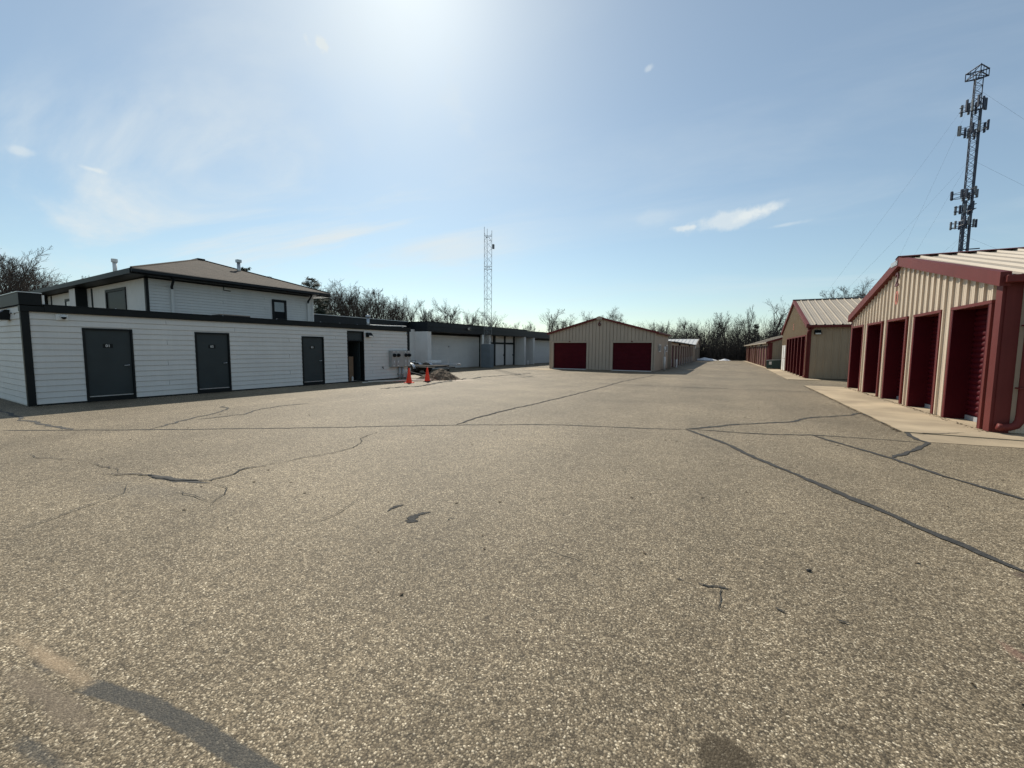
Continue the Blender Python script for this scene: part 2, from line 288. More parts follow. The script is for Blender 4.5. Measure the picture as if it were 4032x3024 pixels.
# ------------------------------------------------------------------ mesh helpers
class MB:
    def __init__(s): s.v = []; s.f = []
    def add(s, vs, fs):
        o = len(s.v); s.v += [tuple(v) for v in vs]; s.f += [tuple(i + o for i in f) for f in fs]; return s
    def box(s, x0, x1, y0, y1, z0, z1):
        return s.add([(x0,y0,z0),(x1,y0,z0),(x1,y1,z0),(x0,y1,z0),(x0,y0,z1),(x1,y0,z1),(x1,y1,z1),(x0,y1,z1)],
                     [(0,3,2,1),(4,5,6,7),(0,1,5,4),(1,2,6,5),(2,3,7,6),(3,0,4,7)])
    def bbox(s, x0, x1, y0, y1, z0, z1, b):
        """box with chamfered edges"""
        bm = bmesh.new(); bmesh.ops.create_cube(bm, size=1)
        bmesh.ops.scale(bm, vec=(x1-x0, y1-y0, z1-z0), verts=bm.verts); bmesh.ops.translate(bm, vec=((x0+x1)/2, (y0+y1)/2, (z0+z1)/2), verts=bm.verts)
        bmesh.ops.bevel(bm, geom=list(bm.edges), offset=b, segments=1, affect='EDGES', profile=0.5)
        bm.verts.ensure_lookup_table(); bm.verts.index_update()
        s.add([v.co for v in bm.verts], [[v.index for v in f.verts] for f in bm.faces]); bm.free(); return s
    def tube(s, pts, r, k=8, caps=True):
        """tube along points; r a number or one per point"""
        pts = [Vector(p) for p in pts]; n = len(pts); rs = r if isinstance(r, (list, tuple)) else [r] * n
        rings = []; ref = None
        for i, p in enumerate(pts):
            d = (pts[min(i+1, n-1)] - pts[max(i-1, 0)]).normalized()
            if ref is None:
                ref = Vector((0, 0, 1)) if abs(d.z) < 0.9 else Vector((1, 0, 0))
            a = d.cross(ref).normalized(); bb = d.cross(a).normalized(); ref = a.cross(d).normalized() if a.length else ref
            rings.append([p + (a * math.cos(2*math.pi*j/k) + bb * math.sin(2*math.pi*j/k)) * rs[i] for j in range(k)])
        vs = [v for rr in rings for v in rr]; fs = []
        for i in range(n - 1):
            for j in range(k):
                fs.append((i*k+j, i*k+(j+1) % k, (i+1)*k+(j+1) % k, (i+1)*k+j))
        if caps: fs += [tuple(range(k-1, -1, -1)), tuple((n-1)*k+j for j in range(k))]
        return s.add(vs, fs)
    def lathe(s, prof, k=20, c=(0, 0, 0)):
        vs = [(c[0]+r*math.cos(2*math.pi*j/k), c[1]+r*math.sin(2*math.pi*j/k), c[2]+z) for r, z in prof for j in range(k)]
        fs = [(i*k+j, i*k+(j+1) % k, (i+1)*k+(j+1) % k, (i+1)*k+j) for i in range(len(prof)-1) for j in range(k)]
        return s.add(vs, fs)
    def prism(s, poly, axis, a, b):
        """extrude polygon of 2-d points along axis (0,1,2) from a to b"""
        def P(p, t):
            q = list(p); q.insert(axis, t); return q
        n = len(poly)
        return s.add([P(p, a) for p in poly] + [P(p, b) for p in poly],
                     [tuple(range(n-1, -1, -1)), tuple(range(n, 2*n))] + [(i, (i+1) % n, n+(i+1) % n, n+i) for i in range(n)])
    def mesh(s, name, smooth=False):
        me = bpy.data.meshes.new(name); me.from_pydata(s.v, [], s.f)
        if smooth: me.polygons.foreach_set('use_smooth', [True] * len(me.polygons))
        me.update(); return me
    def build(s, name, m, parent=None, frame=None, smooth=False):
        return put(name, s.mesh(name, smooth), m, parent, frame)
def put(name, me, m, parent=None, frame=None):
    if m and not me.materials: me.materials.append(m)
    o = bpy.data.objects.new(name, me); COL.objects.link(o)
    if parent:
        o.parent = parent
        pw = MW[parent.name] if parent.name in MW else FR[parent.name] @ parent.matrix_basis
        if frame is not None: o.matrix_parent_inverse = pw.inverted() @ frame
        FR[o.name] = frame if frame is not None else pw
    return o
MW, FR = {}, {}
def tag(o, label=None, cat=None, group=None, kind=None):
    for k, v in (('label', label), ('category', cat), ('group', group), ('kind', kind)):
        if v: o[k] = v
    return o
def root(name, loc, rotz=0.0, label=None, cat=None, group=None):
    o = bpy.data.objects.new(name, None); COL.objects.link(o); o.location = loc; o.rotation_euler = (0, 0, rotz)
    o.empty_display_size = 0.2
    MW[o.name] = Matrix.Translation(Vector(loc)) @ Matrix.Rotation(rotz, 4, 'Z')
    return tag(o, label, cat, group)
def text_mesh(s, size, depth):
    cu = bpy.data.curves.new('t', 'FONT'); cu.body = s; cu.size = size; cu.extrude = depth / 2; cu.align_x = 'CENTER'; cu.align_y = 'CENTER'; cu.offset = size * 0.012
    o = bpy.data.objects.new('t', cu); COL.objects.link(o)
    me = bpy.data.meshes.new_from_object(o.evaluated_get(bpy.context.evaluated_depsgraph_get())); bpy.data.objects.remove(o); bpy.data.curves.remove(cu)
    return me
def put_text(name, s, size, depth, m, parent, frame, loc, facing):
    """facing: 'x+','x-','y-' direction the text reads from"""
    me = text_mesh(s, size, depth); o = put(name, me, m, parent, frame)
    rz = {'y-': 0, 'x+': R(90), 'x-': R(-90)}[facing]
    o.location = loc; o.rotation_euler = (R(90), 0, rz); return o
WI = Matrix.Identity(4)
LO = Vector((-16.17, 3.87, 0)); LROT = -R(3.54)
LF = Matrix.Translation(LO) @ Matrix.Rotation(LROT, 4, 'Z')       # frame of the white buildings: x out of the wall, y along it
def lw(u, v, z=0): return LF @ Vector((u, v, z))

def ribbed(parent, frame, name, m, mp, s0, s1, pitch, lo, hi, openings=(), peaks=(), rib=0.036, minor=0.006, groove=0.0, soft=False):
    """sheet of ribbed metal, one object per panel. mp(s, depth, t) -> point; lo/hi(s) -> extent in t"""
    n = max(1, round((s1 - s0) / pitch)); p = (s1 - s0) / n
    rel = [(0, 0), (0.22, 0), (0.25, minor), (0.30, minor), (0.33, 0), (0.47, 0), (0.50, minor), (0.55, minor), (0.58, 0), (0.76, 0), (0.785, rib), (0.92, rib), (0.945, 0), (1, 0)]
    if soft: rel = rel[:10] + [(0.82, rib), (0.90, rib), (0.985, 0), (1, 0)]
    if groove: rel = [(0, 0), (0.84, 0), (0.86, -groove), (0.98, -groove), (1, 0)]
    res = []
    for i in range(n):
        a = s0 + i * p; mb = MB()
        cuts = sorted({a, a + p} | {q for o in openings for q in o[:2] if a < q < a + p} | {q for q in peaks if a < q < a + p})
        for c0, c1 in zip(cuts, cuts[1:]):
            if c1 - c0 < 0.004: continue
            mid = (c0 + c1) / 2; low = None; skip = False
            for o in openings:
                if o[0] < mid < o[1]: low = o[2]
            pr = [c0] + [a + r * p for r, d in rel if c0 < a + r * p < c1] + [c1]
            def dep(s):
                r = (s - a) / p
                for (r0, d0), (r1, d1) in zip(rel, rel[1:]):
                    if r0 <= r <= r1: return d0 + (d1 - d0) * (r - r0) / (r1 - r0) if r1 > r0 else d1
                return 0
            vs, fs = [], []
            for s in pr:
                l = low if low is not None else lo(s); h = max(hi(s), l + 0.001)
                vs += [mp(s, dep(s), l), mp(s, dep(s), h)]
            for j in range(len(pr) - 1): fs.append((2*j, 2*j+2, 2*j+3, 2*j+1))
            mb.add(vs, fs)
        if mb.v: res.append(mb.build(name, m, parent, frame))
    return res

PLANK = MB().add([(0,0,0),(1,0,0),(1,-1,0),(0,-1,0),(0,0,1),(1,0,1),(1,-.3,1),(0,-.3,1)], [(0,1,2,3),(4,7,6,5),(3,2,6,7),(0,4,5,1),(1,5,6,2),(0,3,7,4)]).mesh('siding_plank')
PLANKS = {}
def plank(parent, frame, m, loc, length, height, thick, rz):
    me = PLANKS.get(m.name)
    if not me:
        me = PLANK.copy(); me.materials.append(m); PLANKS[m.name] = me
    o = put('siding_plank', me, None, parent, frame); o.location = loc; o.scale = (length, thick, height); o.rotation_euler = (0, 0, rz); return o
def siding(parent, frame, m, origin, rz, s0, s1, z0, z1, row, openings=(), thick=0.014, joint=3.66, gap=0.018):
    """horizontal boards along a wall. origin + direction rz; openings (a,b,zlo,zhi)"""
    d = Vector((math.cos(rz), math.sin(rz), 0)); k = 0; z = z0
    while z < z1 - 0.02:
        h = min(row, z1 - z)
        segs = [(s0, s1)]
        for a, b, lo, hi in openings:
            if lo < z + h * 0.6 and hi > z + h * 0.4:
                segs = [q for s, e in segs for q in ((s, min(e, a)), (max(s, b), e)) if q[1] - q[0] > 0.02]
        off = [0.4, 2.2, 1.3, 3.1][k % 4] * joint / 3.66
        for s, e in segs:
            js = [s] + [j for j in [s0 + off + joint * q for q in range(-1, 14)] if s + 0.25 < j < e - 0.25] + [e]
            for a, b in zip(js, js[1:]):
                o = Vector(origin) + d * a
                plank(parent, frame, m, (o.x, o.y, z), b - a - 0.007, h - gap, thick, rz)
        z += row; k += 1
# ------------------------------------------------------------------ ground
def sheet(name, poly, z, m, parent=None):
    mb = MB(); mb.add([(x, y, z) for x, y in poly], [tuple(range(len(poly)))]); return mb.build(name, m, parent)
ground = tag(sheet('ground', [(-1200,-400),(1200,-400),(1200,2000),(-1200,2000)], -0.03, EARTH), kind='structure')
lot = tag(sheet('asphalt_lot', [(-70,-25),(60,-25),(60,72),(14,73.5),(2,74.3),(-9,73.2),(-70,74)], 0.0, ASPH), kind='structure'); MW[lot.name] = Matrix.Identity(4)
# concrete aprons in front of the door rows, cast in slabs with joints
def apron(x0, x1, y0, y1, step, skew=0.0):
    a = tag(bpy.data.objects.new('concrete_apron', None), kind='structure'); COL.objects.link(a); a.location = ((x0+x1)/2, (y0+y1)/2, 0)
    MW[a.name] = Matrix.Translation(a.location)
    n = max(1, round((y1 - y0) / step)); s = (y1 - y0) / n
    for i in range(n):
        ya, yb = y0 + i*s + 0.006, y0 + (i+1)*s - 0.006
        mb = MB(); k = 8; L = []
        for j in range(k + 1):
            y = ya + (yb - ya) * j / k; t = (y - y0) / (y1 - y0)
            L.append((x0 + skew * t + rnd.uniform(-0.02, 0.02), y))
        poly = L + [(x1 + skew*((yb-y0)/(y1-y0)), yb), (x1 + skew*((ya-y0)/(y1-y0)), ya)]
        mb.add([(x, y, 0.004) for x, y in poly] + [(x, y, 0.022) for x, y in poly],
               [tuple(range(len(poly)-1, -1, -1)), tuple(range(len(poly), 2*len(poly)))] + [(q, (q+1) % len(poly), len(poly)+(q+1) % len(poly), len(poly)+q) for q in range(len(poly))])
        mb.build('concrete_slab', CONC, a, WI)
    return a
apron(3.15, 5.3, 10.85, 23.2, 4.1)
apron(2.95, 4.5, 27.7, 42.4, 4.9)
apron(3.0, 4.0, 43.0, 74.5, 6.3, -1.05)
tag(sheet('concrete_pad', [(3.16,9.9),(4.6,10.1),(6.5,10.5),(9.5,10.6),(9.5,11.7),(5.35,11.7),(5.3,10.84),(3.17,10.84)], 0.005, CONC), kind='structure')

tag(sheet('concrete_pad', [(-14.6,29.9),(-12.2,29.6),(-11.9,31.2),(-13.1,32.0),(-14.4,31.9)], 0.004, CONC), kind='structure')
# sealed cracks
CR={'main': [(-12.07, 2.489), (-10.94, 3.203), (-9.847, 3.859), (-8.968, 4.435), (-7.634, 5.312), (-6.637, 5.982), (-6.671, 6.016), (-4.996, 7.188), (-3.573, 8.065), (-3.071, 8.28), (-1.398, 8.785), (-0.706, 9.071)], 'leftb': [(-15.969, 3.325), (-13.685, 3.153), (-11.937, 3.129), (-10.94, 3.203)], 'leftc': [(-9.847, 3.859), (-10.401, 4.527), (-10.557, 5.024), (-11.535, 6.256), (-12.162, 6.466)], 'leftd': [(-10.357, 4.927), (-10.258, 5.826), (-10.742, 6.536), (-10.661, 7.982)], 'r1': [(-0.73, 9.089), (0.071, 10.073), (1.256, 11.169), (1.88, 12.316), (2.774, 13.12), (3.133, 13.794)], 'r2': [(-0.73, 9.089), (0.298, 9.19), (1.458, 9.593), (2.333, 9.781), (3.093, 9.815)], 'r3': [(-0.73, 9.089), (0.021, 7.958), (0.639, 6.748), (1.026, 6.109), (1.394, 5.438), (1.627, 4.961), (1.809, 4.667), (1.908, 4.463), (2.026, 4.264)], 'r4': [(1.458, 9.593), (2.226, 8.125), (2.501, 7.292), (2.995, 6.436)], 'r5': [(2.226, 8.125), (2.498, 8.558), (2.84, 9.118), (3.119, 9.83), (3.168, 10.955), (3.154, 13.97)], 'up': [(-4.996, 7.188), (-5.132, 7.717), (-5.136, 8.7), (-5.061, 9.932), (-4.874, 12.776), (-4.725, 16.663), (-4.688, 21.534), (-4.293, 25.714), (-4.173, 28.172)], 'lc': [(-5.845, 5.826), (-5.688, 5.298), (-5.427, 4.978), (-5.286, 4.706), (-5.251, 4.344), (-5.412, 3.91), (-5.497, 3.55)], 'lc2': [(-5.497, 3.55), (-5.516, 3.209), (-5.371, 2.68), (-5.889, 2.51), (-6.407, 2.463), (-6.608, 2.419), (-6.895, 2.155)], 't1': [(-7.727, 2.373), (-7.445, 2.334), (-6.986, 2.402), (-6.757, 2.355)], 't2': [(-9.128, 2.139), (-8.714, 2.121), (-8.062, 2.363)], 't3': [(-5.353, 2.69), (-5.166, 2.684), (-4.957, 2.627), (-4.761, 2.451), (-4.555, 2.23)], 't4': [(-5.413, 1.062), (-5.45, 1.259), (-5.577, 1.527), (-5.675, 1.784), (-5.784, 2.018), (-6.173, 2.206)], 't5': [(-5.246, 2.045), (-5.268, 2.236), (-5.264, 2.331), (-4.953, 2.348), (-4.626, 2.297)], 't6': [(-3.352, 2.347), (-3.281, 2.694), (-3.338, 2.888), (-3.404, 3.128)], 'far1': [(-5.447, 19.188), (-3.141, 19.337), (0.334, 19.778)], 'far2': [(-2.208, 19.216), (-0.051, 19.413), (2.978, 19.866)], 'far3': [(-11.974, 12.089), (-11.574, 14.004), (-12.432, 17.56), (-12.124, 21.133), (-11.518, 25.45)], 'ap': [(3.181, 10.739), (3.704, 10.96), (4.188, 11.341)]}
BL={'b1': [(-2.552, 2.872), (-2.574, 3.017), (-2.556, 3.121), (-2.516, 3.177)], 'b2': [(-2.894, 2.988), (-2.914, 3.13), (-2.878, 3.203)], 'b3': [(-2.275, 3.073), (-2.268, 3.145), (-2.218, 3.158)], 'b4': [(-0.271, 3.068), (-0.209, 3.071)], 'b5': [(-0.123, 3.039), (0.016, 3.049), (0.083, 3.06)], 'b6': [(0.016, 3.049), (0.02, 2.787)], 'b7': [(0.323, 2.99), (0.39, 2.973)], 'b8': [(0.631, 2.989), (0.697, 2.986)]}
def strip(name, pts, w, m, z=0.004, jit=0.25, rough=0.03, fade=True, step=0.07, edge=0.13):
    P = [Vector((x, y, 0)) for x, y in pts]; Q = []
    for a, b in zip(P, P[1:]):
        n = max(2, int((b - a).length / step)); n = min(n, 90)
        for i in range(n): Q.append(a.lerp(b, i / n))
    Q.append(P[-1])
    mb = MB(); vs = []; ph = rnd.uniform(0, 99)
    acc = 0
    for i, q in enumerate(Q):
        d = (Q[min(i+1, len(Q)-1)] - Q[max(i-1, 0)]).normalized(); nn = Vector((-d.y, d.x, 0))
        off = (noise.noise(Vector((q.x*1.3, q.y*1.3, ph))) * 2.2 + noise.noise(Vector((q.x*5, q.y*5, ph))) * 1.3 + noise.noise(Vector((q.x*15, q.y*15, ph))) * .7) * rough
        e = min(1, (i + 0.4) / 4, (len(Q) - i - 0.6) / 4) if fade else 1
        ww = w * max(0.12, e) * (1 + jit * 2 * noise.noise(Vector((q.x*2.1, q.y*2.1, ph+7))) + jit * noise.noise(Vector((q.x*9, q.y*9, ph+3))))
        c = q + nn * off
        for sgn in (-1, 1): vs.append(tuple(c + nn * sgn * (ww/2 + rnd.uniform(-edge, edge) * ww) + Vector((0, 0, z))))
    mb.add(vs, [(2*i, 2*i+1, 2*i+3, 2*i+2) for i in range(len(Q)-1)])
    return mb.build(name, m, lot, WI)
zz = 0.004
for i, (k, w, m, r) in enumerate([('main', .048, TAR, .02), ('leftb', .07, TAROLD, .05), ('leftc', .06, TAROLD, .06), ('leftd', .05, TAROLD, .06), ('r1', .075, TAR, .03), ('r2', .045, TAR, .03), ('r3', .078, TAR, .012),
                    ('r4', .068, TAR, .012), ('r5', .07, TAR, .03), ('up', .06, TAR, .03), ('lc', .014, TAR, .03), ('lc2', .026, TAR, .04), ('t1', .012, TAR, .03), ('t2', .012, TAR, .02), ('t3', .010, TAR, .03),
                    ('t4', .012, TAR, .02), ('t5', .009, TAR, .03), ('t6', .008, TAR, .02), ('far1', .06, TAROLD, .03), ('far2', .06, TAROLD, .03), ('far3', .16, TAROLD, .15), ('ap', .03, TAR, .02)]):
    strip('sealed_crack', CR[k], w, m, z=(0.004 + 0.0006 * i) if k != 'ap' else 0.026, rough=r)
strip('sealed_crack', [(-5.36,2.66),(-5.7,2.56),(-6.1,2.50),(-6.4,2.47)], .10, TAROLD, z=0.0035, rough=.02)
for i, (k, w) in enumerate([('b1', .045), ('b2', .02), ('b3', .022), ('b4', .02), ('b5', .014), ('b6', .006), ('b7', .03), ('b8', .02)]):
    strip('tar_smear', BL[k], w, TAR, z=0.004 + 0.0005 * i, jit=0.8, rough=.02, step=.012, edge=.3)
for _ in range(46):                                              # short hairline cracks
    x, y = rnd.uniform(-11, 3), rnd.uniform(1.5, 9); a = rnd.uniform(-.6, .6); L = rnd.uniform(.15, .6)
    strip('hairline_crack', [(x, y), (x + L*.5*math.cos(a), y + L*.5*math.sin(a) + rnd.uniform(-.05, .05)), (x + L*math.cos(a), y + L*math.sin(a))], rnd.uniform(.003, .007), TAROLD, z=0.0025, jit=.5, rough=.02)
peb = MB().lathe([(0.0, 0), (.012, .002), (.014, .009), (.008, .017), (0.0, .018)], 7).build('stone', TAR); peb.location = (0.585, 3.6, 0.0)
peb.scale = (1.3, 1, 1); tag(peb, 'small black stone lying alone on the near asphalt', 'stone')

# ------------------------------------------------------------------ low white storage annex (left)
an = root('storage_annex', LO, LROT, 'low flat-roofed white plank-sided storage block with charcoal doors at left', 'building')
H = 2.47; V1 = 13.75
D = [(1.10, 2.19, 2.10), (3.81, 4.87, 2.085), (7.61, 8.62, 2.06)]
DW = (9.84, 10.755, 2.365)
w = MB()
cuts_ = D + [DW]
for a, b in zip([.02] + [c[1] for c in cuts_], [c[0] for c in cuts_] + [V1-.02]): w.box(-.20, -.02, a, b, 0.0, 2.60)
for a, b, c in cuts_: w.box(-.20, -.02, a, b, c, 2.60)
for a, b, c in D: w.box(-.20, -.11, a, b, 0.0, c)
w.box(-6.0, -.2, .02, .2, 0, 2.62); w.box(-6.0, -.2, V1-.2, V1-.02, 0, 2.60); w.box(-6, -5.85, .2, V1-.2, 0, 2.60)
w.build('wall', WHITE2, an, LF)
MB().box(-6, -.2, .2, V1-.2, .002, .03).build('floor', CONC2, an, LF)
MB().box(-2.6, -2.5, 9.2, 11.5, .03, 2.5).build('inner_partition', DARKIN, an, LF)
op = [(a, b, 0, c) for a, b, c in D] + [(DW[0]-.015, DW[1]+.015, 0, DW[2]+.015)]
siding(an, LF, WHITE, (-.018, 0, 0), R(90), .13, V1-.14, .045, H, .1605, op, thick=.026, joint=8.2)
siding(an, LF, WHITE, (-6.0, .018, 0), 0, 0, 5.98, .045, 2.64, .1605, thick=.026)
MB().box(-.10, .022, -.020, .13, .01, 2.47).build('corner_trim', BLACK, an, LF)
MB().box(-.10, .022, V1-.14, V1+.01, .01, 2.47).build('corner_trim', BLACK, an, LF)
MB().box(-.10, -.012, .13, V1-.14, .004, .043).build('base_flashing', BLACK, an, LF)
fa = MB().bbox(-.12, .075, .40, V1+.06, 2.472, 2.66, .008).box(-.12, .055, -.03, .40, 2.472, 2.62).build('fascia', BLACK, an, LF)
MB().box(-.14, .082, .38, V1+.07, 2.664, 2.680).build('drip_edge', FASC, fa, LF)
MB().box(-5.98, -.13, .25, V1-.0, 2.61, 2.655).build('roof', RUBBER, an, LF)
pp = MB().box(-6.0, .03, -.035, .36, 2.645, 2.95).build('side_parapet', BLACK, an, LF)
MB().box(-6.02, .05, -.055, .38, 2.952, 2.972).build('coping', METAL, pp, LF)
MB().box(-.06, -.01, .385, .43, 2.68, 2.92).build('white_post', WPLAS, an, LF)
for k in range(14): MB().lathe([(0, .016), (.012, .014), (.016, 0)], 7, (.0, .9 + k * .95, 2.681)).build('fixing', METAL, an, LF)
def annex_door(a, b, h, num):
    d = MB().bbox(-.075, -.035, a+.05, b-.05, .17, h-.05, .004).build('door', DOORG, an, LF)
    f = MB().box(-.10, .018, a+.002, a+.05, .01, h-.002).box(-.10, .018, b-.05, b-.002, .01, h-.002).box(-.10, .018, a+.05, b-.05, h-.05, h-.002).build('door_frame', BLACK, d, LF)
    MB().box(-.10, .010, a+.05, b-.05, .01, .135).build('threshold', BLACK, d, LF)
    MB().box(-.034, -.024, a+.06, b-.06, .14, .165).build('door_sweep', METAL, d, LF)
    hz = 1.03
    MB().tube([(-.035, b-.13, hz), (.012, b-.13, hz)], .022, 10).tube([(.01, b-.125, hz), (.016, b-.19, hz-.004), (.008, b-.235, hz-.006)], .011, 8).build('handle', METAL, d, LF, True)
    put_text('number', num, .105, .006, WPLAS, d, LF, (-.030, (a+b)/2 - .02, 1.60), 'x+')
    MB().box(-.036, -.033, (a+b)/2-.13, (a+b)/2+.09, 1.54, 1.66).build('number_plate', BLACK, d, LF)
    for z in (.4, 1.1, 1.85): MB().tube([(-.03, a+.052, z-.05), (-.03, a+.052, z+.05)], .008, 6).build('hinge', BLACK, d, LF)
for (a, b, h), num in zip(D, ('01', '02', '03')): annex_door(a, b, h, num)
f = MB().box(-.20, .004, DW[0]-.012, DW[0]+.035, .03, DW[2]+.012).box(-.20, .004, DW[1]-.035, DW[1]+.012, .03, DW[2]+.012).box(-.20, .004, DW[0]+.035, DW[1]-.035, DW[2]-.03, DW[2]+.012).box(-.2, -.01, DW[0]+.035, DW[1]-.035, 1.90, 1.95).build('open_door_frame', BLACK, an, LF)
MB().box(-.13, -.09, DW[0]+.036, DW[1]-.036, 1.952, DW[2]-.032).build('transom_panel', DOORG, f, LF)
dl = MB().bbox(-.98, -.21, DW[1]-.095, DW[1]-.055, .04, 1.89, .003).build('open_door_leaf', DOORG, an, LF)
MB().tube([(-.9, DW[1]-.10, 1.0), (-.9, DW[1]-.15, 1.0), (-.8, DW[1]-.15, 1.0)], .011, 8).build('handle', METAL, dl, LF)
# things seen through the doorway
bx = root('cardboard_box', lw(-.62, 10.10, .03), LROT, 'tall brown box standing just inside the open doorway', 'box')
MB().bbox(-.28, .28, -.23, .30, 0, 1.15, .006).build('body', BROWNB, bx); MB().box(.281, .286, -.20, -.17, .02, 1.10).build('tape', WOODP, bx); MB().box(-.2, .2, -.05, .02, 1.151, 1.156).build('flap_tape', WOODP, bx)
pa = MB().add([(-.02,-.14,1.19),(.02,.02,1.185),(.04,.10,1.28),(.0,-.05,1.45),(-.02,-.16,1.36),(-.05,-.10,1.20),(-.04,.04,1.19),(-.03,.07,1.28),(-.05,-.05,1.43)], [(0,1,2,3,4),(5,8,7,6),(0,4,8,5),(4,3,8),(3,2,7,8),(2,1,6,7),(1,0,5,6)]).build('crumpled_paper', PINKP)
pa.location = lw(-.55, 10.12, 0); pa.rotation_euler = (0, 0, LROT); tag(pa, 'pink crumpled paper on top of the box in the doorway', 'paper')
bt = MB().lathe([(0, 0), (.045, 0), (.045, .16), (.02, .2), (.02, .23), (0, .23)], 10).build('bottle', WPLAS); bt.location = lw(-.28, 10.28, .03); tag(bt, 'small pale bottle on the floor at the foot of the doorway', 'bottle')

def wall_pack(name, loc, rz, label, s=1.0):
    t = root(name, loc, rz, label, 'wall light')
    MB().prism([(0, .0), (0, .21*s), (-.06*s, .215*s), (-.20*s, .08*s), (-.205*s, .0)], 0, -.14*s, .14*s).build('housing', BLACK, t)
    MB().prism([(-.195*s, .006), (-.19*s, .07*s), (-.21*s, .062*s), (-.215*s, .0)], 0, -.115*s, .115*s).build('lens', LENS, t)
    MB().box(-.115*s, .115*s, -.19*s, -.02*s, -.008, -.001).build('diffuser', LENS, t)
    return t
wall_pack('wall_light', lw(.0, 11.02, 2.11), LROT + R(90), 'black wall light right of the open doorway', 1.0)
def sec_cam(loc, rz, label, s=1.0):
    t = root('security_camera', loc, rz, label, 'camera')
    MB().bbox(-.11*s, .11*s, -.03*s, 0, -.075*s, .075*s, .008).build('mount_plate', WPLAS, t)
    MB().tube([(.02*s, -.025*s, 0), (.02*s, -.075*s, -.01)], [.065*s, .055*s], 14).build('collar', WPLAS, t, smooth=True)
    MB().lathe([(.05*s, 0), (.046*s, -.025*s), (.03*s, -.045*s), (0, -.055*s)], 14, (.02*s, -.085*s, .01)).build('dome', GLASS, t, smooth=True)
    return t
sec_cam(lw(.0, .72, 2.36), LROT + R(90), 'white dome camera high beside the left corner of the annex', 1.1)
sec_cam(lw(.0, 13.5, 2.36), LROT + R(90), 'white camera at the right end under the annex fascia', .8)
sec_cam(lw(-.75, -.0, 2.45), LROT, 'small dark camera on the left side wall of the annex', .5)
wall_pack('wall_light', lw(-1.35, -.0, 2.28), LROT, 'black light box on the side wall at the left picture edge', 1.3)
# meter bank with conduits
mt = root('electric_meter_bank', lw(0, 12.95, .62), LROT + R(90), 'grey bank of four electric meters on the annex wall', 'meter box')
MB().bbox(-.66, .66, -.22, 0, 0, .84, .012).build('cabinet', METER, mt)
for x0 in (-.64, -.36, .18, .42):
    wd = .26 if x0 < 0 else .22
    cv = MB().bbox(x0, x0+wd, -.236, -.2205, .02, .82, .004).build('cover', METER, mt)
    cx = x0 + wd*.48
    MB().tube([(cx, -.236, .61), (cx, -.29, .61)], [.092, .086], 18).build('meter_ring', RUBBER, cv, smooth=False)
    g_ = MB().lathe([(.080, 0), (.080, .05), (.06, .07), (0, .075)], 18).build('meter_glass', GLASS, cv, smooth=True)
    g_.location = (cx, -.285, .61); g_.rotation_euler = (R(90), 0, 0)
    MB().box(cx-.05, cx+.05, -.242, -.2365, .16, .40).build('breaker_panel', PIPEG, cv)
    MB().box(cx-.018, cx+.018, -.252, -.2425, .24, .33).build('switch', WPLAS, cv)
    MB().box(cx-.06, cx+.04, -.2395, -.2365, .77, .795).build('sticker', WPLAS, cv)
    MB().box(cx-.06, cx+.05, -.2395, -.2365, .06, .085).build('sticker', WPLAS, cv)
for k, x in enumerate((-.02, .20)):
    c = MB().tube([(x, -.10, 0), (x, -.10, -.62)], .055, 14).build('conduit', PIPEG, mt, smooth=True)
    MB().box(x-.10, x+.10, -.12, -.0, -.37, -.34).build('strap', METAL, c)
MB().tube([(.50, -.06, -.30), (.50, -.06, -.61)], .03, 10).build('stub_pipe', PIPEG, mt)
fc = root('outdoor_faucet', lw(0, 11.85, .62), LROT + R(90), 'small black tap on the annex wall beside the doorway', 'tap')
MB().tube([(0, 0, 0), (0, -.08, 0), (0, -.10, -.06)], .018, 8).build('spout', RUBBER, fc); MB().box(-.05, .05, -.06, -.045, .03, .045).tube([(0, -.05, 0), (0, -.05, .035)], .008, 6).build('handle', RUBBER, fc)
# roof pipes
fl = root('roof_flue', lw(-2.5, 14.15 - 1.0, 2.655), LROT, 'galvanised flue pipe standing on the annex roof', 'vent pipe')
MB().tube([(0, 0, 0), (0, 0, .62)], .075, 14).build('pipe', METAL, fl, smooth=True); MB().lathe([(.12, 0), (.11, .04), (.08, .05)], 14, (0, 0, .0)).build('collar', RUBBER, fl); MB().lathe([(.10, .60), (.13, .64), (.13, .72), (.0, .78)], 14).build('cap', METAL, fl, smooth=True)
wp = MB().tube([(-.30, 11.4, 2.72), (-.35, 12.6, 2.74), (-.42, 13.95, 2.78)], .022, 8).tube([(-.42, 13.75, 2.775), (-.42, 13.75, 2.68)], .014, 6).build('roof_pipe', WPLAS); wp.matrix_world = LF
tag(wp, 'thin white pipe lying along the right end of the annex roof', 'pipe')
rb = MB().bbox(-1.5, -.9, 5.0, 6.1, 2.656, 2.80, .02).build('roof_hatch', RUBBER); rb.matrix_world = LF; tag(rb, 'low black hatch on the annex roof below the house wall', 'roof hatch')

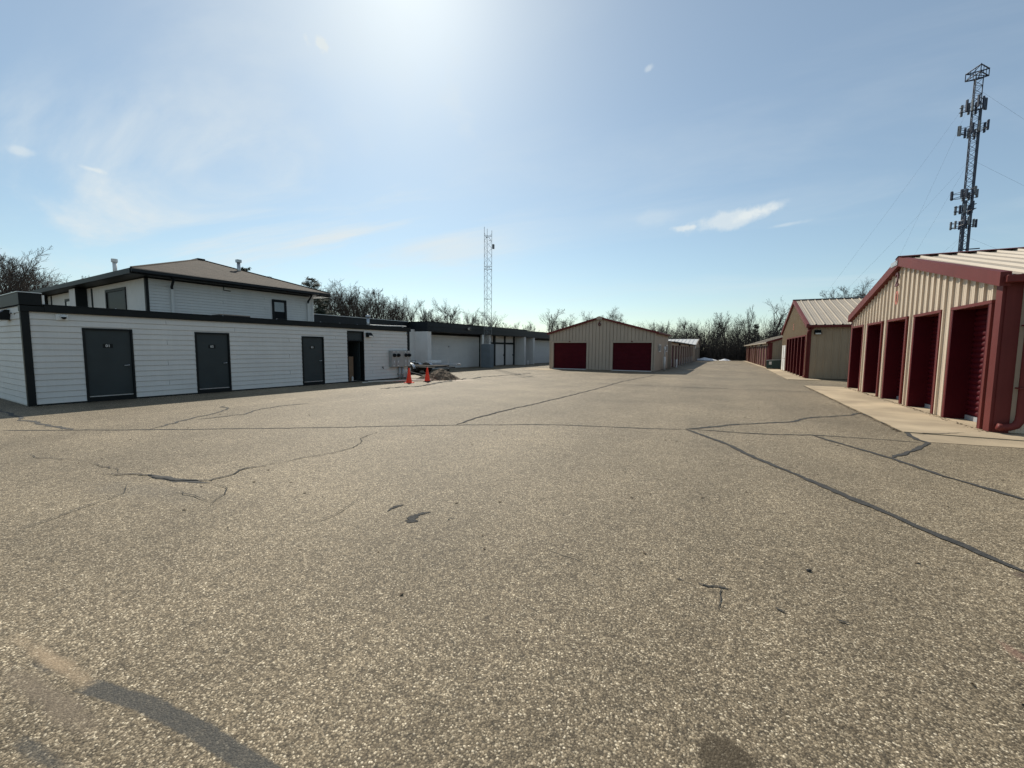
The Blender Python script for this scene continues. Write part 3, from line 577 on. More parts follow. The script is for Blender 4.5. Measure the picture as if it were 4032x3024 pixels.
# ------------------------------------------------------------------ two-storey house behind the annex
HU, HV0, HV1, HB, HZ = -6.0, 4.57, 12.24, -26.0, 4.46
ho = root('white_house', lw(HU, HV0), LROT, 'white two-storey house with brown hip roof and black eaves', 'house')
MB().box(HB, HU-.02, HV0+.02, HV1-.02, 0, HZ).build('wall', WHITE2, ho, LF)
siding(ho, LF, WHITE, (HU-.02, 0, 0), R(90), HV0+.1, HV1-.1, 2.40, HZ, .128, [(9.85, 10.62, 3.03, 4.13)], thick=.026, joint=8.0)
MB().box(HU-.12, HU+.014, HV0-.005, HV0+.10, 2.4, HZ).build('corner_trim', BLACK, ho, LF)
MB().box(HU-.12, HU+.014, HV1-.10, HV1+.005, 2.4, HZ).build('corner_trim', WHITE2, ho, LF)
k = HU - .13
wins = [(-10.5, -8.1, 3.0, 4.20), (-16.6, -14.5, 3.0, 4.10)]
while k > -25.5:                                                  # vertical boards on the side wall
    zl = 2.5
    cuts = [q for q in wins if q[0] < k - .15 < q[1]]
    if cuts:
        MB().box(k-.292, k, HV0-.004, HV0+.018, 2.4, 2.98).build('vertical_board', WHITE, ho, LF)
        MB().box(k-.292, k, HV0-.004, HV0+.018, cuts[0][3]+.02, HZ).build('vertical_board', WHITE, ho, LF)
    else: MB().box(k-.292, k, HV0-.004, HV0+.018, 2.4, HZ).build('vertical_board', WHITE, ho, LF)
    k -= .30
def win(parent, frame, x0, x1, y, z0, z1, blinds, facing):
    """window in a wall; facing 'y-' uses (x range, y), 'x+' uses (y range in x0,x1, x plane in y)"""
    def bx(mb, a0, a1, d0, d1, c0, c1):
        if facing == 'y-': return mb.box(a0, a1, y - d1, y - d0, c0, c1)
        return mb.box(y + d0, y + d1, a0, a1, c0, c1)
    w_ = bx(MB(), x0, x1, 0, .012, z0, z1).build('window', GLASS, parent, frame)
    m = MB(); t = .09 if facing == 'x+' else .10
    bx(m, x0-.02, x0+t, .012, .05, z0-.02, z1+.02); bx(m, x1-t, x1+.02, .012, .05, z0-.02, z1+.02); bx(m, x0+t, x1-t, .012, .05, z1-t, z1+.02); bx(m, x0+t, x1-t, .012, .05, z0-.02, z0+t)
    m.build('window_frame', BLACK, w_, frame)
    if blinds:
        b_ = MB(); n = 9
        for i in range(n):
            q = z1 - t - .03 - i * .055
            if q < z0 + t: break
            bx(b_, x0+t+.01, x1-t-.01, .013, .018, q-.045, q)
        b_.build('blind', BLIND, w_, frame)
    return w_
win(ho, LF, 9.87, 10.60, HU-.010, 3.05, 4.10, True, 'x+')
win(ho, LF, -10.5, -8.1, HV0-.0, 3.0, 4.20, False, 'y-')
ww_ = win(ho, LF, -16.6, -14.5, HV0-.0, 3.0, 4.10, False, 'y-'); MB().box(-16.4, -15.6, HV0-.03, HV0-.02, 3.75, 3.98).box(-15.58, -15.5, HV0-.03, HV0-.02, 3.1, 3.98).build('sash', WPLAS, ww_, LF)
for u in (-13.65, -20.4):
    b_ = MB().box(u-.5, u+.48, HV0-.42, HV0-.006, 2.4, HZ-.02).build('buttress', WHITE2, ho, LF)
    MB().box(u+.485, u+.52, HV0-.44, HV0-.006, 2.4, HZ-.02).build('trim', BLACK, b_, LF); MB().box(u+1.15, u+1.32, HV0-.03, HV0-.006, 2.4, HZ-.02).build('trim', BLACK, b_, LF)
    MB().box(u-.54, u-.505, HV0-.2, HV0-.006, 2.4, HZ-.02).build('trim', BLACK, b_, LF)
E0, E1, E2, E3, EZ = -5.38, -26.6, 3.95, 12.86, 4.72
pk = [(-10.24, 8.40, 6.32), (-21.6, 8.40, 6.32)]
c4 = [(E0, E2, EZ), (E0, E3, EZ), (E1, E3, EZ), (E1, E2, EZ)]
rf = MB().add(c4 + pk, [(0, 1, 4), (1, 2, 5, 4), (2, 3, 5), (3, 0, 4, 5)]).build('roof', SHINGLE, ho, LF)
rc = MB().tube([c4[0], pk[0]], .05, 6).tube([c4[1], pk[0]], .05, 6).tube(pk, .05, 6).build('ridge_cap', SHINGLE, rf, LF)
MB().box(-10.9, -10.05, 8.25, 8.6, 6.27, 6.36).build('ridge_vent', RUBBER, rf, LF)
MB().box(E1+.05, E0-.05, E2+.05, E3-.05, 4.50, 4.54).build('soffit', BLACK, rf, LF)
MB().bbox(E0-.02, E0+.10, E2-.02, E3+.0, 4.545, 4.70, .02).build('gutter', FASC, rf, LF)
MB().box(E1, E0-.03, E2-.05, E2+.02, 4.50, 4.705).build('fascia', BLACK, rf, LF)
MB().box(E1, E0-.03, E3-.02, E3+.05, 4.50, 4.705).build('fascia', BLACK, rf, LF)
MB().box(HU, E0-.03, E3-.62, E3-.02, 4.475, 4.498).build('soffit_panel', SOFFIT, rf, LF)
for v in (5.35, 11.75):
    d_ = MB().tube([(E0+.03, v-.1, 4.55), (E0-.02, v, 4.45), (HU+.10, v+.10, 4.18), (HU+.07, v+.12, 4.10)], .05, 8).build('downspout_elbow', BLACK, ho, LF)
    MB().box(HU+.0, HU+.09, v+.07, v+.17, 2.5, 4.10).build('downspout', WHITE, ho, LF)
MB().tube([(HU+.03, 7.55, 4.46), (HU+.03, 7.55, 4.30), (HU+.03, 7.85, 4.29)], .02, 6).build('pipe_bracket', BLACK, ho, LF)
rl = MB()
for i in range(10): rl.box(-7.9+i*.16, -7.86+i*.16, HV0-.62, HV0-.58, 2.70, 2.93)
rl.box(-8.2, -6.2, HV0-.64, HV0-.56, 2.94, 2.99); rl.build('railing', WPLAS, ho, LF)
v1 = root('roof_vent', lw(-22.4, 8.4, 6.3), LROT, 'white capped vent pipe on the left end of the house ridge', 'vent pipe')
MB().tube([(0,0,0),(0,0,1.05)], .12, 12).build('pipe', WPLAS, v1, smooth=True); MB().tube([(0,0,1.06),(0,0,1.28)], .18, 12).build('cap', WPLAS, v1)
v2 = root('roof_vent', lw(-8.43, 9.5, 5.55), LROT, 'grey flue pipe with square cap on the brown roof slope', 'vent pipe')
MB().tube([(0,0,-.1),(0,0,.62)], .085, 12).build('pipe', METAL, v2, smooth=True); MB().box(-.11, .11, -.11, .11, .63, .78).build('cap', METAL, v2)

# ------------------------------------------------------------------ garage row with dark fascia behind the annex
mi = root('garage_row', lw(-5.4, 20), LROT, 'long low white garage row with deep black fascia and piers', 'building')
RU, PU = -5.4, -4.25; ME = 46.0
m_ = MB().box(-16, RU-.02, 12.35, ME, 0, 2.95); m_.build('wall', WHITE2, mi, LF)
f1 = MB().bbox(-16, -6.0, 12.3, 19.75, 2.90, 3.50, .02).build('fascia', FASC, mi, LF); MB().box(-16, -5.97, 12.28, 19.76, 3.505, 3.54).build('coping', METAL, f1, LF)
f2 = MB().bbox(-16, -4.15, 19.8, 34.55, 2.80, 3.48, .02).build('fascia', FASC, mi, LF); MB().box(-16, -4.12, 19.78, 34.57, 3.485, 3.51).build('coping', BLACK, f2, LF)
MB().box(-4.148, -4.135, 19.81, 34.54, 3.13, 3.15).build('seam', BLACK, f2, LF)
f3 = MB().bbox(-16, -4.30, 34.6, ME, 2.76, 3.40, .02).build('fascia', FASC, mi, LF); MB().box(-16, -4.28, 34.58, ME, 3.405, 3.43).build('coping', BLACK, f3, LF)
def pier(v0, v1, u0, u1, ztop=2.80): return MB().box(u0, u1, v0, v1, 0, ztop).build('pier', WHITE2, mi, LF)
pier(19.82, 20.20, -7.5, -4.19); pier(27.95, 28.2, RU, -4.4); pier(34.0, 34.3, RU, -4.22); pier(36.2, 36.45, RU, -4.35, 2.76)
siding(mi, LF, WHITE, (RU-.02, 0, 0), R(90), 20.22, 27.85, .03, 2.80, .152, thick=.024)
siding(mi, LF, WHITE, (RU-.02, 0, 0), R(90), 36.47, 45.8, .03, 2.76, .152, thick=.024)
for a, b, zb in ((20.21, 27.85, 2.62), (36.46, 45.8, 2.58)): MB().box(RU+.006, RU+.05, a, b, zb, zb+.175).build('fascia_shade_band', BLACK, mi, LF)  # black bands added as the shade under the fascia overhang
MB().box(RU-.01, RU+.06, 27.86, 27.94, 0, 2.80).build('door_post', BLACK, mi, LF)
siding(mi, LF, WHITE, (RU-.02, 0, 0), R(90), 28.22, 30.0, .03, 2.80, .152, thick=.024)
# pair of tall doors with black framing
dA = MB().box(RU-.01, RU+.035, 30.45, 31.95, .03, 2.02).build('door', WHITE2, mi, LF); dB = MB().box(RU-.01, RU+.035, 32.25, 33.7, .03, 2.02).build('door', WHITE2, mi, LF)
for d_, v in ((dA, 31.85), (dB, 33.6)): MB().box(RU+.036, RU+.08, v-.03, v+.03, .92, 1.05).build('handle', BLACK, d_, LF)
MB().box(RU-.01, RU+.03, 30.45, 31.95, 2.22, 2.80).build('transom_panel', WHITE2, mi, LF); MB().box(RU-.01, RU+.03, 32.25, 33.7, 2.22, 2.80).build('transom_panel', WHITE2, mi, LF)
for a, b, c, d_ in ((30.1, 30.43, 0, 2.8), (31.97, 32.23, 0, 2.8), (33.72, 33.98, 0, 2.8), (28.9, 30.09, 2.04, 2.20), (30.44, 31.96, 2.04, 2.20), (32.24, 33.71, 2.04, 2.20)):
    MB().box(RU-.01, RU+.07, a, b, c, d_).build('door_frame', BLACK, mi, LF)
q_ = MB().lathe([(0, 0), (.07, .0), (.07, .05), (.03, .09), (0, .09)], 10).build('wall_outlet', PIPEG, mi, LF); q_.location = (RU, 23.6, 1.75); q_.rotation_euler = (0, R(90), 0)
fd = root('flood_light', lw(-4.13, 24.55, 3.08), LROT + R(90), 'pale flood light on the black fascia of the garage row', 'wall light')
MB().bbox(-.13, .13, -.20, -.05, .0, .17, .01).build('housing', LENS, fd); MB().box(-.03, .03, -.05, 0, .04, .10).build('bracket', METAL, fd); MB().box(-.11, .11, -.205, -.2005, .02, .15).build('lens', GLASS, fd)
gb = MB().tube([(0,0,0),(0,0,.42)], .11, 12).build('gas_cylinder', WPLAS); gb.location = lw(-4.55, 35.3); tag(gb, 'short pale cylinder between two white piers of the garage row', 'cylinder')

# ------------------------------------------------------------------ lattice mast in front of the garage row
mb_ = root('lattice_mast', lw(-3.75, 26.75), LROT + R(12), 'slim three-legged steel lattice mast on a blue-grey block', 'mast')
MB().bbox(-.42, .42, -.42, .42, 0, 1.98, .02).build('base_block', BLUEG, mb_)
legs = [(.36*math.cos(R(a)), .36*math.sin(R(a))) for a in (-120, 0, 120)]
for i, (x, y) in enumerate(legs): MB().tube([(x, y, 1.98), (x, y, 11.35 + (.25 if i != 1 else 0))], .016, 6).build('leg', MASTG, mb_)
sg = MB()
for s_ in range(15):
    z0 = 2.1 + s_ * .60; z1 = z0 + .60
    for i in range(3):
        a, b = legs[i], legs[(i+1) % 3]
        sg.tube([(a[0], a[1], z0), (b[0], b[1], z1)], .0065, 4); sg.tube([(b[0], b[1], z0), (a[0], a[1], z1)], .0065, 4)
sg.build('cross_bracing', MASTG, mb_)
for z in (2.15, 3.25, 3.38, 5.75, 8.2, 8.42, 10.9):
    r_ = MB()
    for i in range(3):
        a, b = legs[i], legs[(i+1) % 3]; r_.tube([(a[0], a[1], z), (b[0], b[1], z)], .013, 5)
    r_.build('ring_brace', MASTG, mb_)
for x, y, z in ((.42, .15, 9.9), ): MB().bbox(x-.06, x+.10, y-.08, y+.08, z-.02, z+.36, .02).build('antenna_box', ANTW, mb_)
for x, y, z in ((-.05, -.12, 10.75), (.2, .0, 10.5)): MB().lathe([(0, 0), (.04, .01), (.05, .06), (.02, .10), (0, .1)], 8, (x, y, z)).build('clamp', ANTW, mb_)
MB().bbox(-.35, -.2, -.40, -.30, 1.99, 2.75, .01).build('cable_cover', WPLAS, mb_)
# ------------------------------------------------------------------ ribbed metal storage buildings
def slat_mesh(name, L, p, m):
    """one curved slat of a roll-up door, along local x, bulging to -y"""
    prof = [(0, 0), (-.004, .10*p), (-.018, .24*p), (-.026, .5*p), (-.018, .76*p), (-.004, .90*p), (0, .995*p)]
    mb = MB(); vs = [(x, d, z) for d, z in prof for x in (0, L)]
    mb.add(vs, [(2*i, 2*i+1, 2*i+3, 2*i+2) for i in range(len(prof)-1)]); me = mb.mesh(name); me.materials.append(m); return me
def curtain(L, h, p, m, name='door_curtain'):
    mb = MB(); n = int(h / p); p = h / n
    for i in range(n):
        prof = [(0, 0), (-.014, .2*p), (-.02, .5*p), (-.014, .8*p), (0, .995*p)]
        vs = [(x, d, z + i*p) for d, z in prof for x in (0, L)]
        mb.add(vs, [(2*j, 2*j+1, 2*j+3, 2*j+2) for j in range(len(prof)-1)])
    return mb.mesh(name)

# ---- nearest gabled building at right (gable faces the drive)
GX, GY0, GY1, GYC, GE, GP = 4.70, 11.70, 23.00, 17.35, 3.02, 4.40
nb = root('storage_building', (GX, GYC, 0), 0, 'nearest tan ribbed-metal storage building with red trim at right', 'storage building')
def gz(y): return GE + (GP - GE) * (1 - abs(y - GYC) / (GY1 - GYC))
ops = [(c - .77, c + .77, 2.58) for c in (12.90, 15.19, 17.47, 19.75, 22.03)]
ribbed(nb, WI, 'wall_panel', TAN, lambda s, d, z: (GX - d, s, z), GY0+.06, GY1-.06, .36, lambda s: .03, lambda s: gz(s) - .03, ops, (GYC,), rib=.044)
ribbed(nb, WI, 'wall_panel', TAN, lambda s, d, z: (s, GY0 - d, z), GX+.23, 17.0, .36, lambda s: .03, lambda s: GE - .05, rib=.03)
MB().box(5.10, 17, GY0+.1, GY1, 0.03, 2.95).build('inner_wall', DARKIN, nb, WI)
bk = MB()
for a, b in zip([GY0+.03] + [o[1]+.03 for o in ops], [o[0]-.03 for o in ops] + [GY1-.03]): bk.box(GX+.03, 5.09, a, b, .03, 2.60)
bk.box(GX+.03, 5.09, GY0+.03, GY1-.03, 2.60, 2.96)
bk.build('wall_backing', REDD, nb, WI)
SL = slat_mesh('door_slat', 1.50, .122, REDD)
for a, b, h in ops:
    dr = MB().box(5.05, 5.08, a+.01, b-.01, .03, h).build('roll_up_door', REDD, nb, WI)
    for i in range(20):
        o = put('door_slat', SL, None, dr, WI); o.location = (5.045, b-.02, .13 + i*.122); o.rotation_euler = (0, 0, R(-90))
    MB().box(5.012, 5.048, a+.02, b-.02, .025, .128).build('bottom_bar', PIPEG, dr, WI)
    for y0, y1 in ((a-.028, a+.012), (b-.012, b+.028)): MB().box(GX-.05, 5.04, y0, y1, .024, h).build('jamb', REDD, dr, WI)  # recess shade put into the jamb colour with the darker door red
    MB().box(GX-.052, GX-.005, a-.11, a-.0285, .024, h+.0).build('jamb_trim', RED, dr, WI); MB().box(GX-.052, GX-.005, b+.0285, b+.11, .024, h).build('jamb_trim', RED, dr, WI)
    MB().box(GX-.06, 5.04, a-.12, b+.12, h+.002, h+.07).build('header', RED, dr, WI)
MB().box(GX-.05, GX+.0, GY0-.02, GY0+.20, .022, GE+.02).box(GX-.0, GX+.22, GY0-.045, GY0-.002, .022, GE+.0).build('corner_trim', RED, nb, WI)
MB().box(GX-.05, GX+.0, GY1-.12, GY1+.02, .022, GE+.02).build('corner_trim', RED, nb, WI)
RO = .13
def roof_pair(parent, x0, x1, y0, y1, yc, ze, zp, m, pitch, over=.12, sides=(0, 1), trimm=None, ridge_m=None):
    """two roof slopes with ribs; ridge runs along X"""
    for sd_ in sides:
        ya = (y0 - over) if sd_ == 0 else (y1 + over); ss = 1 if sd_ == 0 else -1
        L = math.hypot(yc - ya, zp - ze); cy, cz = (yc - ya) / L, (zp - ze) / L; nrm = Vector((0, -cz * ss, abs(cy)))
        def mpf(s, d, t, ya=ya, cy=cy, cz=cz, nrm=nrm): return (s, ya + cy*t + nrm.y*d, ze + cz*t + nrm.z*d)
        ribbed(parent, WI, 'roof_panel', m, mpf, x0, x1, pitch, lambda s: 0, lambda s, L=L: L, rib=.05, soft=True)
    return L
roof_pair(nb, GX-.06, 17.2, GY0, GY1, GYC, GE+.06, GP+.10, TANR, .40)
def rake(parent, x0, x1, ya, za, yb, zb, h, m):
    return MB().add([(x0,ya,za),(x1,ya,za),(x1,yb,zb),(x0,yb,zb),(x0,ya,za-h),(x1,ya,za-h),(x1,yb,zb-h),(x0,yb,zb-h)], [(0,1,2,3),(7,6,5,4),(0,4,5,1),(1,5,6,2),(2,6,7,3),(3,7,4,0)]).build('rake_trim', m, parent, WI)
ra = rake(nb, GX-.16, GX-.005, GY0-.16, GE+.115, GYC-2.6, GE+.115+(GP-GE+.01)*(GYC-2.6-GY0+.16)/(GYC-GY0+.16), .27, RED)
rake(nb, GX-.155, GX-.005, GYC-2.598, GE+.115+(GP-GE+.01)*(GYC-2.6-GY0+.16)/(GYC-GY0+.16), GYC, GP+.125, .27, RED)
rake(nb, GX-.16, GX-.005, GYC, GP+.125, GY1+.16, GE+.115, .27, RED)
MB().add([(GX-.17,GYC-.28,GP+.10),(GX-.17,GYC,GP+.165),(GX-.17,GYC+.28,GP+.10),(17.2,GYC-.28,GP+.10),(17.2,GYC,GP+.165),(17.2,GYC+.28,GP+.10)], [(0,1,4,3),(1,2,5,4)]).build('ridge_cap', RED, nb, WI)
sg_ = MB().box(GX-.172, GX-.162, GYC+.03, GYC+.62, GP-.105, GP+.035).build('sign_plate', PIPEG, nb, WI); MB().box(GX-.176, GX-.173, GYC+.12, GYC+.52, GP-.075, GP+.0).build('sign_panel', METAL, sg_, WI)
gt = MB().bbox(GX-.10, 17.0, GY0-.27, GY0-.13, GE-.10, GE+.04, .015).build('gutter', RED, nb, WI)
ds = MB().tube([(GX+.33, GY0-.20, GE-.08), (GX+.33, GY0-.16, GE-.25), (GX+.33, GY0-.125, GE-.40), (GX+.33, GY0-.125, .40), (GX+.32, GY0-.125, .28), (GX+.27, GY0-.13, .19), (GX+.18, GY0-.135, .15), (GX+.08, GY0-.14, .14), (GX+.02, GY0-.145, .15)], .070, 10).build('downspout', RED, nb, WI, True)
for z in (.9, 2.1): MB().box(GX+.24, GX+.42, GY0-.205, GY0-.046, z, z+.03).build('strap', RED, ds, WI)
put_text('number', '2', .62, .03, REDL, nb, WI, (GX-.075, 17.62, 3.86), 'x-')
put_text('number', '0', .60, .008, REDP, nb, WI, (GX-.052, 17.62, 3.28), 'x-')

# ---- second gabled building at right (number 5)
BX, BY0, BY1, BYC, BE, BP = 4.0, 29.40, 42.40, 35.9, 3.02, 5.08
b5 = root('storage_building', (BX, BYC, 0), 0, 'tan gabled storage building numbered 5 with sunlit roof', 'storage building', None)
def bz(y): return BE + (BP - BE) * (1 - abs(y - BYC) / (BY1 - BYC))
o5 = [(30.05, 39.15, 2.48)]
ribbed(b5, WI, 'wall_panel', TAN5, lambda s, d, z: (BX - d, s, z), BY0+.06, BY1-.06, .36, lambda s: .03, lambda s: bz(s) - .03, o5, (BYC,), rib=.045)
ribbed(b5, WI, 'wall_panel', TAN5, lambda s, d, z: (s, BY0 - d, z), BX+.14, 17.0, .36, lambda s: .03, lambda s: BE - .05, rib=.022)
MB().box(BX+.5, 17, BY0+.05, BY1-.05, .03, 2.95).build('inner_wall', DARKIN, b5, WI)
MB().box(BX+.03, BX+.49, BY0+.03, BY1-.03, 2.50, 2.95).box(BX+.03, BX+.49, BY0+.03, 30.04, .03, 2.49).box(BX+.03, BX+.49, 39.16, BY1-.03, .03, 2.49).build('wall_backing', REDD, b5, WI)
ys = [30.05, 31.56, 33.07, 34.59, 36.1, 37.62, 39.15]
for i in range(6):
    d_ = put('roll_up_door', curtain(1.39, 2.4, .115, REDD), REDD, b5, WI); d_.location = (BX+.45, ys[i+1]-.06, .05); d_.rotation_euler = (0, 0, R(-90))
    MB().box(BX+.40, BX+.435, ys[i]+.06, ys[i+1]-.06, .024, .07).build('bottom_bar', PIPEG, d_, WI)
for y in ys:
    p_ = MB().box(BX-.02, BX+.44, y-.045, y+.045, .024, 2.478).build('post', REDD, b5, WI); MB().box(BX-.05, BX-.021, y-.07, y+.07, .024, 2.478).build('post_trim', RED, p_, WI)  # posts take the darker red to paint in their shaded sides
MB().box(BX-.05, BX+.3, 30.0, 39.2, 2.48, 2.545).build('header', RED, b5, WI)
for a, b in ((39.5, 40.35), (40.75, 41.6)):
    d_ = MB().bbox(BX-.085, BX-.036, a, b, .03, 2.03, .006).build('door', WPLAS, b5, WI); MB().tube([(BX-.085, a+.08, 1.0), (BX-.13, a+.08, 1.0)], .03, 8).build('handle', METAL, d_, WI)
MB().box(BX-.04, BX, BY0-.02, BY0+.14, .022, BE).box(BX, BX+.13, BY0-.036, BY0-.002, .022, BE-.002).build('corner_trim', RED, b5, WI)
roof_pair(b5, BX-.05, 17.2, BY0, BY1, BYC, BE+.06, BP+.08, TANR, .40, over=.2)
rake(b5, BX-.15, BX-.005, BY0-.22, BE+.11, BYC, BP+.10, .22, RED); rake(b5, BX-.15, BX-.005, BYC, BP+.10, BY1+.22, BE+.11, .22, RED)
MB().add([(BX-.16,BYC-.2,BP+.08),(BX-.16,BYC,BP+.14),(BX-.16,BYC+.2,BP+.08),(17.2,BYC-.2,BP+.08),(17.2,BYC,BP+.14),(17.2,BYC+.2,BP+.08)], [(0,1,4,3),(1,2,5,4)]).build('ridge_cap', BLACK, b5, WI)
MB().bbox(BX-.10, 17, BY0-.33, BY0-.21, BE-.09, BE+.035, .012).build('gutter', RED, b5, WI)
MB().tube([(BX+.20, BY0-.26, BE-.08), (BX-.02, BY0-.13, BE-.3), (BX-.05, BY0-.09, BE-.45), (BX-.05, BY0-.09, .25), (BX-.06, BY0-.05, .14), (BX-.10, BY0+.25, .10)], .05, 8).build('downspout', RED, b5, WI, True)
put_text('number', '5', .62, .02, REDP, b5, WI, (BX-.05, 35.6, 3.25), 'x-')
wall_pack('wall_light', (4.42, BY0-.024, 2.55), 0, 'black wall light under the eave of the building numbered 5', 1.1)

# ---- long low row far right
rr_f = Matrix.Translation((3.2, 44.7, 0)) @ Matrix.Rotation(R(1.8), 4, 'Z')
rr = root('storage_row', (3.2, 44.7, 0), R(1.8), 'long low storage row beyond the green dumpster at right', 'storage row')
RL = 29.8; RE = 2.32
ribbed(rr, None, 'wall_panel', TAN5, lambda s, d, z: (s, -d, z), .02, 9.0, .36, lambda s: .03, lambda s: RE + .02 + s * .33, rib=.022)
MB().box(.55, 9, .05, RL, .03, 2.3).build('inner_wall', DARKIN, rr)
n_ = 12; stp = RL / n_
cm = curtain(stp - .5, 2.02, .12, REDD); cm.materials.append(REDD)
for i in range(n_):
    y = i * stp
    p_ = MB().box(-.0, .54, y+.01, y+.46, .024, 2.06).build('pier', TAN5, rr)
    d_ = put('roll_up_door', cm, None, rr); d_.location = (.07, y + stp, .04); d_.rotation_euler = (0, 0, R(-90))
    jt = MB().box(-.012, .012, y+.44, y+.50, .024, 2.06).build('jamb_trim', RED, d_); jt.matrix_parent_inverse = d_.matrix_basis.inverted()
    MB().box(-.012, .012, y-.03, y+.03, .024, 2.06).build('jamb_trim', RED, p_)
ribbed(rr, None, 'fascia_panel', TAN5, lambda s, d, z: (-d, s, z), .0, RL, 2.48, lambda s: 2.05, lambda s: RE, rib=.01)
Lr = 4.0
ribbed(rr, None, 'roof_panel', TANR, lambda s, d, t: (-.25 + t*.95 - .33*d, s, RE + .03 + t*.315 + d), -.12, RL, .40, lambda s: 0, lambda s: Lr, rib=.04)
MB().add([(-.27,-.14,RE-.08),(-.27,-.14,RE+.09),(3.6,-.14,RE+.09+1.27),(3.6,-.14,RE-.08+1.27),(-.27,-.02,RE-.08),(-.27,-.02,RE+.09),(3.6,-.02,RE+1.36),(3.6,-.02,RE+1.19)], [(0,1,2,3),(7,6,5,4),(0,4,5,1),(1,5,6,2),(2,6,7,3),(3,7,4,0)]).build('rake_trim', RED, rr)
MB().box(-.28, -.251, -.12, RL, RE-.06, RE+.055).build('eave_trim', TANR, rr)
MB().box(-.03, .0, -.03, .3, .024, RE).box(0, .25, -.035, -.002, .024, RE).build('corner_trim', RED, rr)
for y in (.3, 12.6, 22.3): MB().tube([(-.06, y, RE-.05), (-.06, y, .06)], .045, 8).build('downspout', RED, rr)
for y in (6.4, 17.5):
    w_ = wall_pack('wall_light', rr_f @ Vector((-.02, y, 2.1)), R(1.8) - R(90), {6.4: 'small dark light on the near part of the far right row', 17.5: 'small dark light on the far part of the far right row'}[y], .8)

# ---- building 6 in the centre
SX0, SX1, SXC, SY, SE, SP = -13.05, -4.83, -8.95, 32.0, 2.84, 3.98
b6 = root('storage_building', (SXC, SY, 0), 0, 'taupe gabled storage building numbered 6 with two wide red doors', 'storage building')
def sz(x): return SE + (SP - SE) * (1 - abs(x - SXC) / ((SX1 - SX0) / 2))
o6 = [(-12.85, -9.78, 2.25), (-8.08, -4.95, 2.25)]
ribbed(b6, WI, 'wall_panel', TAN6, lambda s, d, z: (s, SY - d, z), SX0+.05, SX1-.05, .275, lambda s: .02, lambda s: sz(s) - .02, o6, (SXC,), groove=.045)
MB().box(SX0+.04, SX1-.04, SY+.2, 39.4, .02, 2.8).build('inner_wall', DARKIN, b6, WI)
MB().box(SX0+.03, -12.87, SY+.06, SY+.19, .02, 2.8).box(-9.76, -8.1, SY+.06, SY+.19, .02, 2.8).box(-4.94, SX1-.03, SY+.06, SY+.19, .02, 2.8).box(-12.87, -9.76, SY+.06, SY+.19, 2.27, 2.8).box(-8.1, -4.94, SY+.06, SY+.19, 2.27, 2.8).build('wall_backing', TAN6, b6, WI)
for (a, b, h), (da, db) in zip(o6, ((-12.72, -9.95), (-7.90, -5.05))):
    d_ = put('roll_up_door', curtain(db - da, 2.06, .095, REDD), REDD, b6, WI); d_.location = (da, SY + .10, .05)
    MB().box(a+.002, da, SY-.035, SY+.15, .02, 2.115).box(db, b-.002, SY-.035, SY+.15, .02, 2.115).box(a+.002, b-.002, SY-.035, SY+.15, 2.117, 2.248).build('door_frame', TAN6, d_, WI)
    MB().box(a-.03, b+.03, SY-.06, SY-.036, 2.25, 2.285).build('drip_cap', TAN6, d_, WI)
    MB().box(da, db, SY+.03, SY+.085, .012, .05).build('bottom_bar', WPLAS, d_, WI)
    MB().box((da+db)/2-.05, (da+db)/2+.05, SY-.085, SY-.0605, 2.17, 2.245).build('latch_box', RED, d_, WI)
    MB().box(da-.05, db+.05, SY-.55, SY-.04, .003, .012).build('sill_slab', CONC2, d_, WI)
ribbed(b6, WI, 'wall_panel', TAN6, lambda s, d, z: (SX1 + d, s, z), SY+.05, 39.35, .9, lambda s: .02, lambda s: SE - .02, rib=.012, minor=.004)
MB().box(SX1-.05, SX1+.02, SY-.03, SY+.05, .02, SE-.03).build('corner_trim', TAN6, b6, WI); MB().box(SX0-.02, SX0+.05, SY-.03, SY+.05, .02, SE-.03).build('corner_trim', TAN6, b6, WI)
def roofx(parent, x0, x1, xc, y0, y1, ze, zp, m, over):
    for xa in (x0 - over, x1 + over):
        L = math.hypot(xc - xa, zp - ze); cx, cz = (xc - xa) / L, (zp - ze) / L; nx = -cz * (1 if cx > 0 else -1); nz_ = abs(cx)
        ribbed(parent, WI, 'roof_panel', m, lambda s, d, t, xa=xa, cx=cx, cz=cz, nx=nx, nz_=nz_: (xa + cx*t + nx*d, s, ze + cz*t + nz_*d), y0, y1, .6, lambda s: 0, lambda s, L=L: L, rib=.035)
roofx(b6, SX0, SX1, SXC, SY-.1, 39.5, SE+.03, SP+.06, TANR, .18)
def rakey(parent, y0, y1, xa, za, xb, zb, h, m):
    return MB().add([(xa,y0,za),(xa,y1,za),(xb,y1,zb),(xb,y0,zb),(xa,y0,za-h),(xa,y1,za-h),(xb,y1,zb-h),(xb,y0,zb-h)], [(0,1,2,3),(7,6,5,4),(0,4,5,1),(1,5,6,2),(2,6,7,3),(3,7,4,0)]).build('rake_trim', m, parent, WI)
rakey(b6, SY-.18, SY-.004, SX0-.2, SE+.07, SXC-.22, SP+.06, .15, RED); rakey(b6, SY-.18, SY-.004, SX1+.2, SE+.07, SXC+.22, SP+.06, .15, RED)
MB().add([(SXC-.21,SY-.185,SP-.10),(SXC+.21,SY-.185,SP-.10),(SXC+.21,SY-.185,SP+.10),(SXC,SY-.185,SP+.155),(SXC-.21,SY-.185,SP+.10)] + [(x, SY-.006, z) for x, z in ((SXC-.21,SP-.10),(SXC+.21,SP-.10),(SXC+.21,SP+.10),(SXC,SP+.155),(SXC-.21,SP+.10))], [(0,1,2,3,4),(9,8,7,6,5),(0,5,6,1),(1,6,7,2),(2,7,8,3),(3,8,9,4),(4,9,5,0)]).build('peak_cap', TAN6, b6, WI)
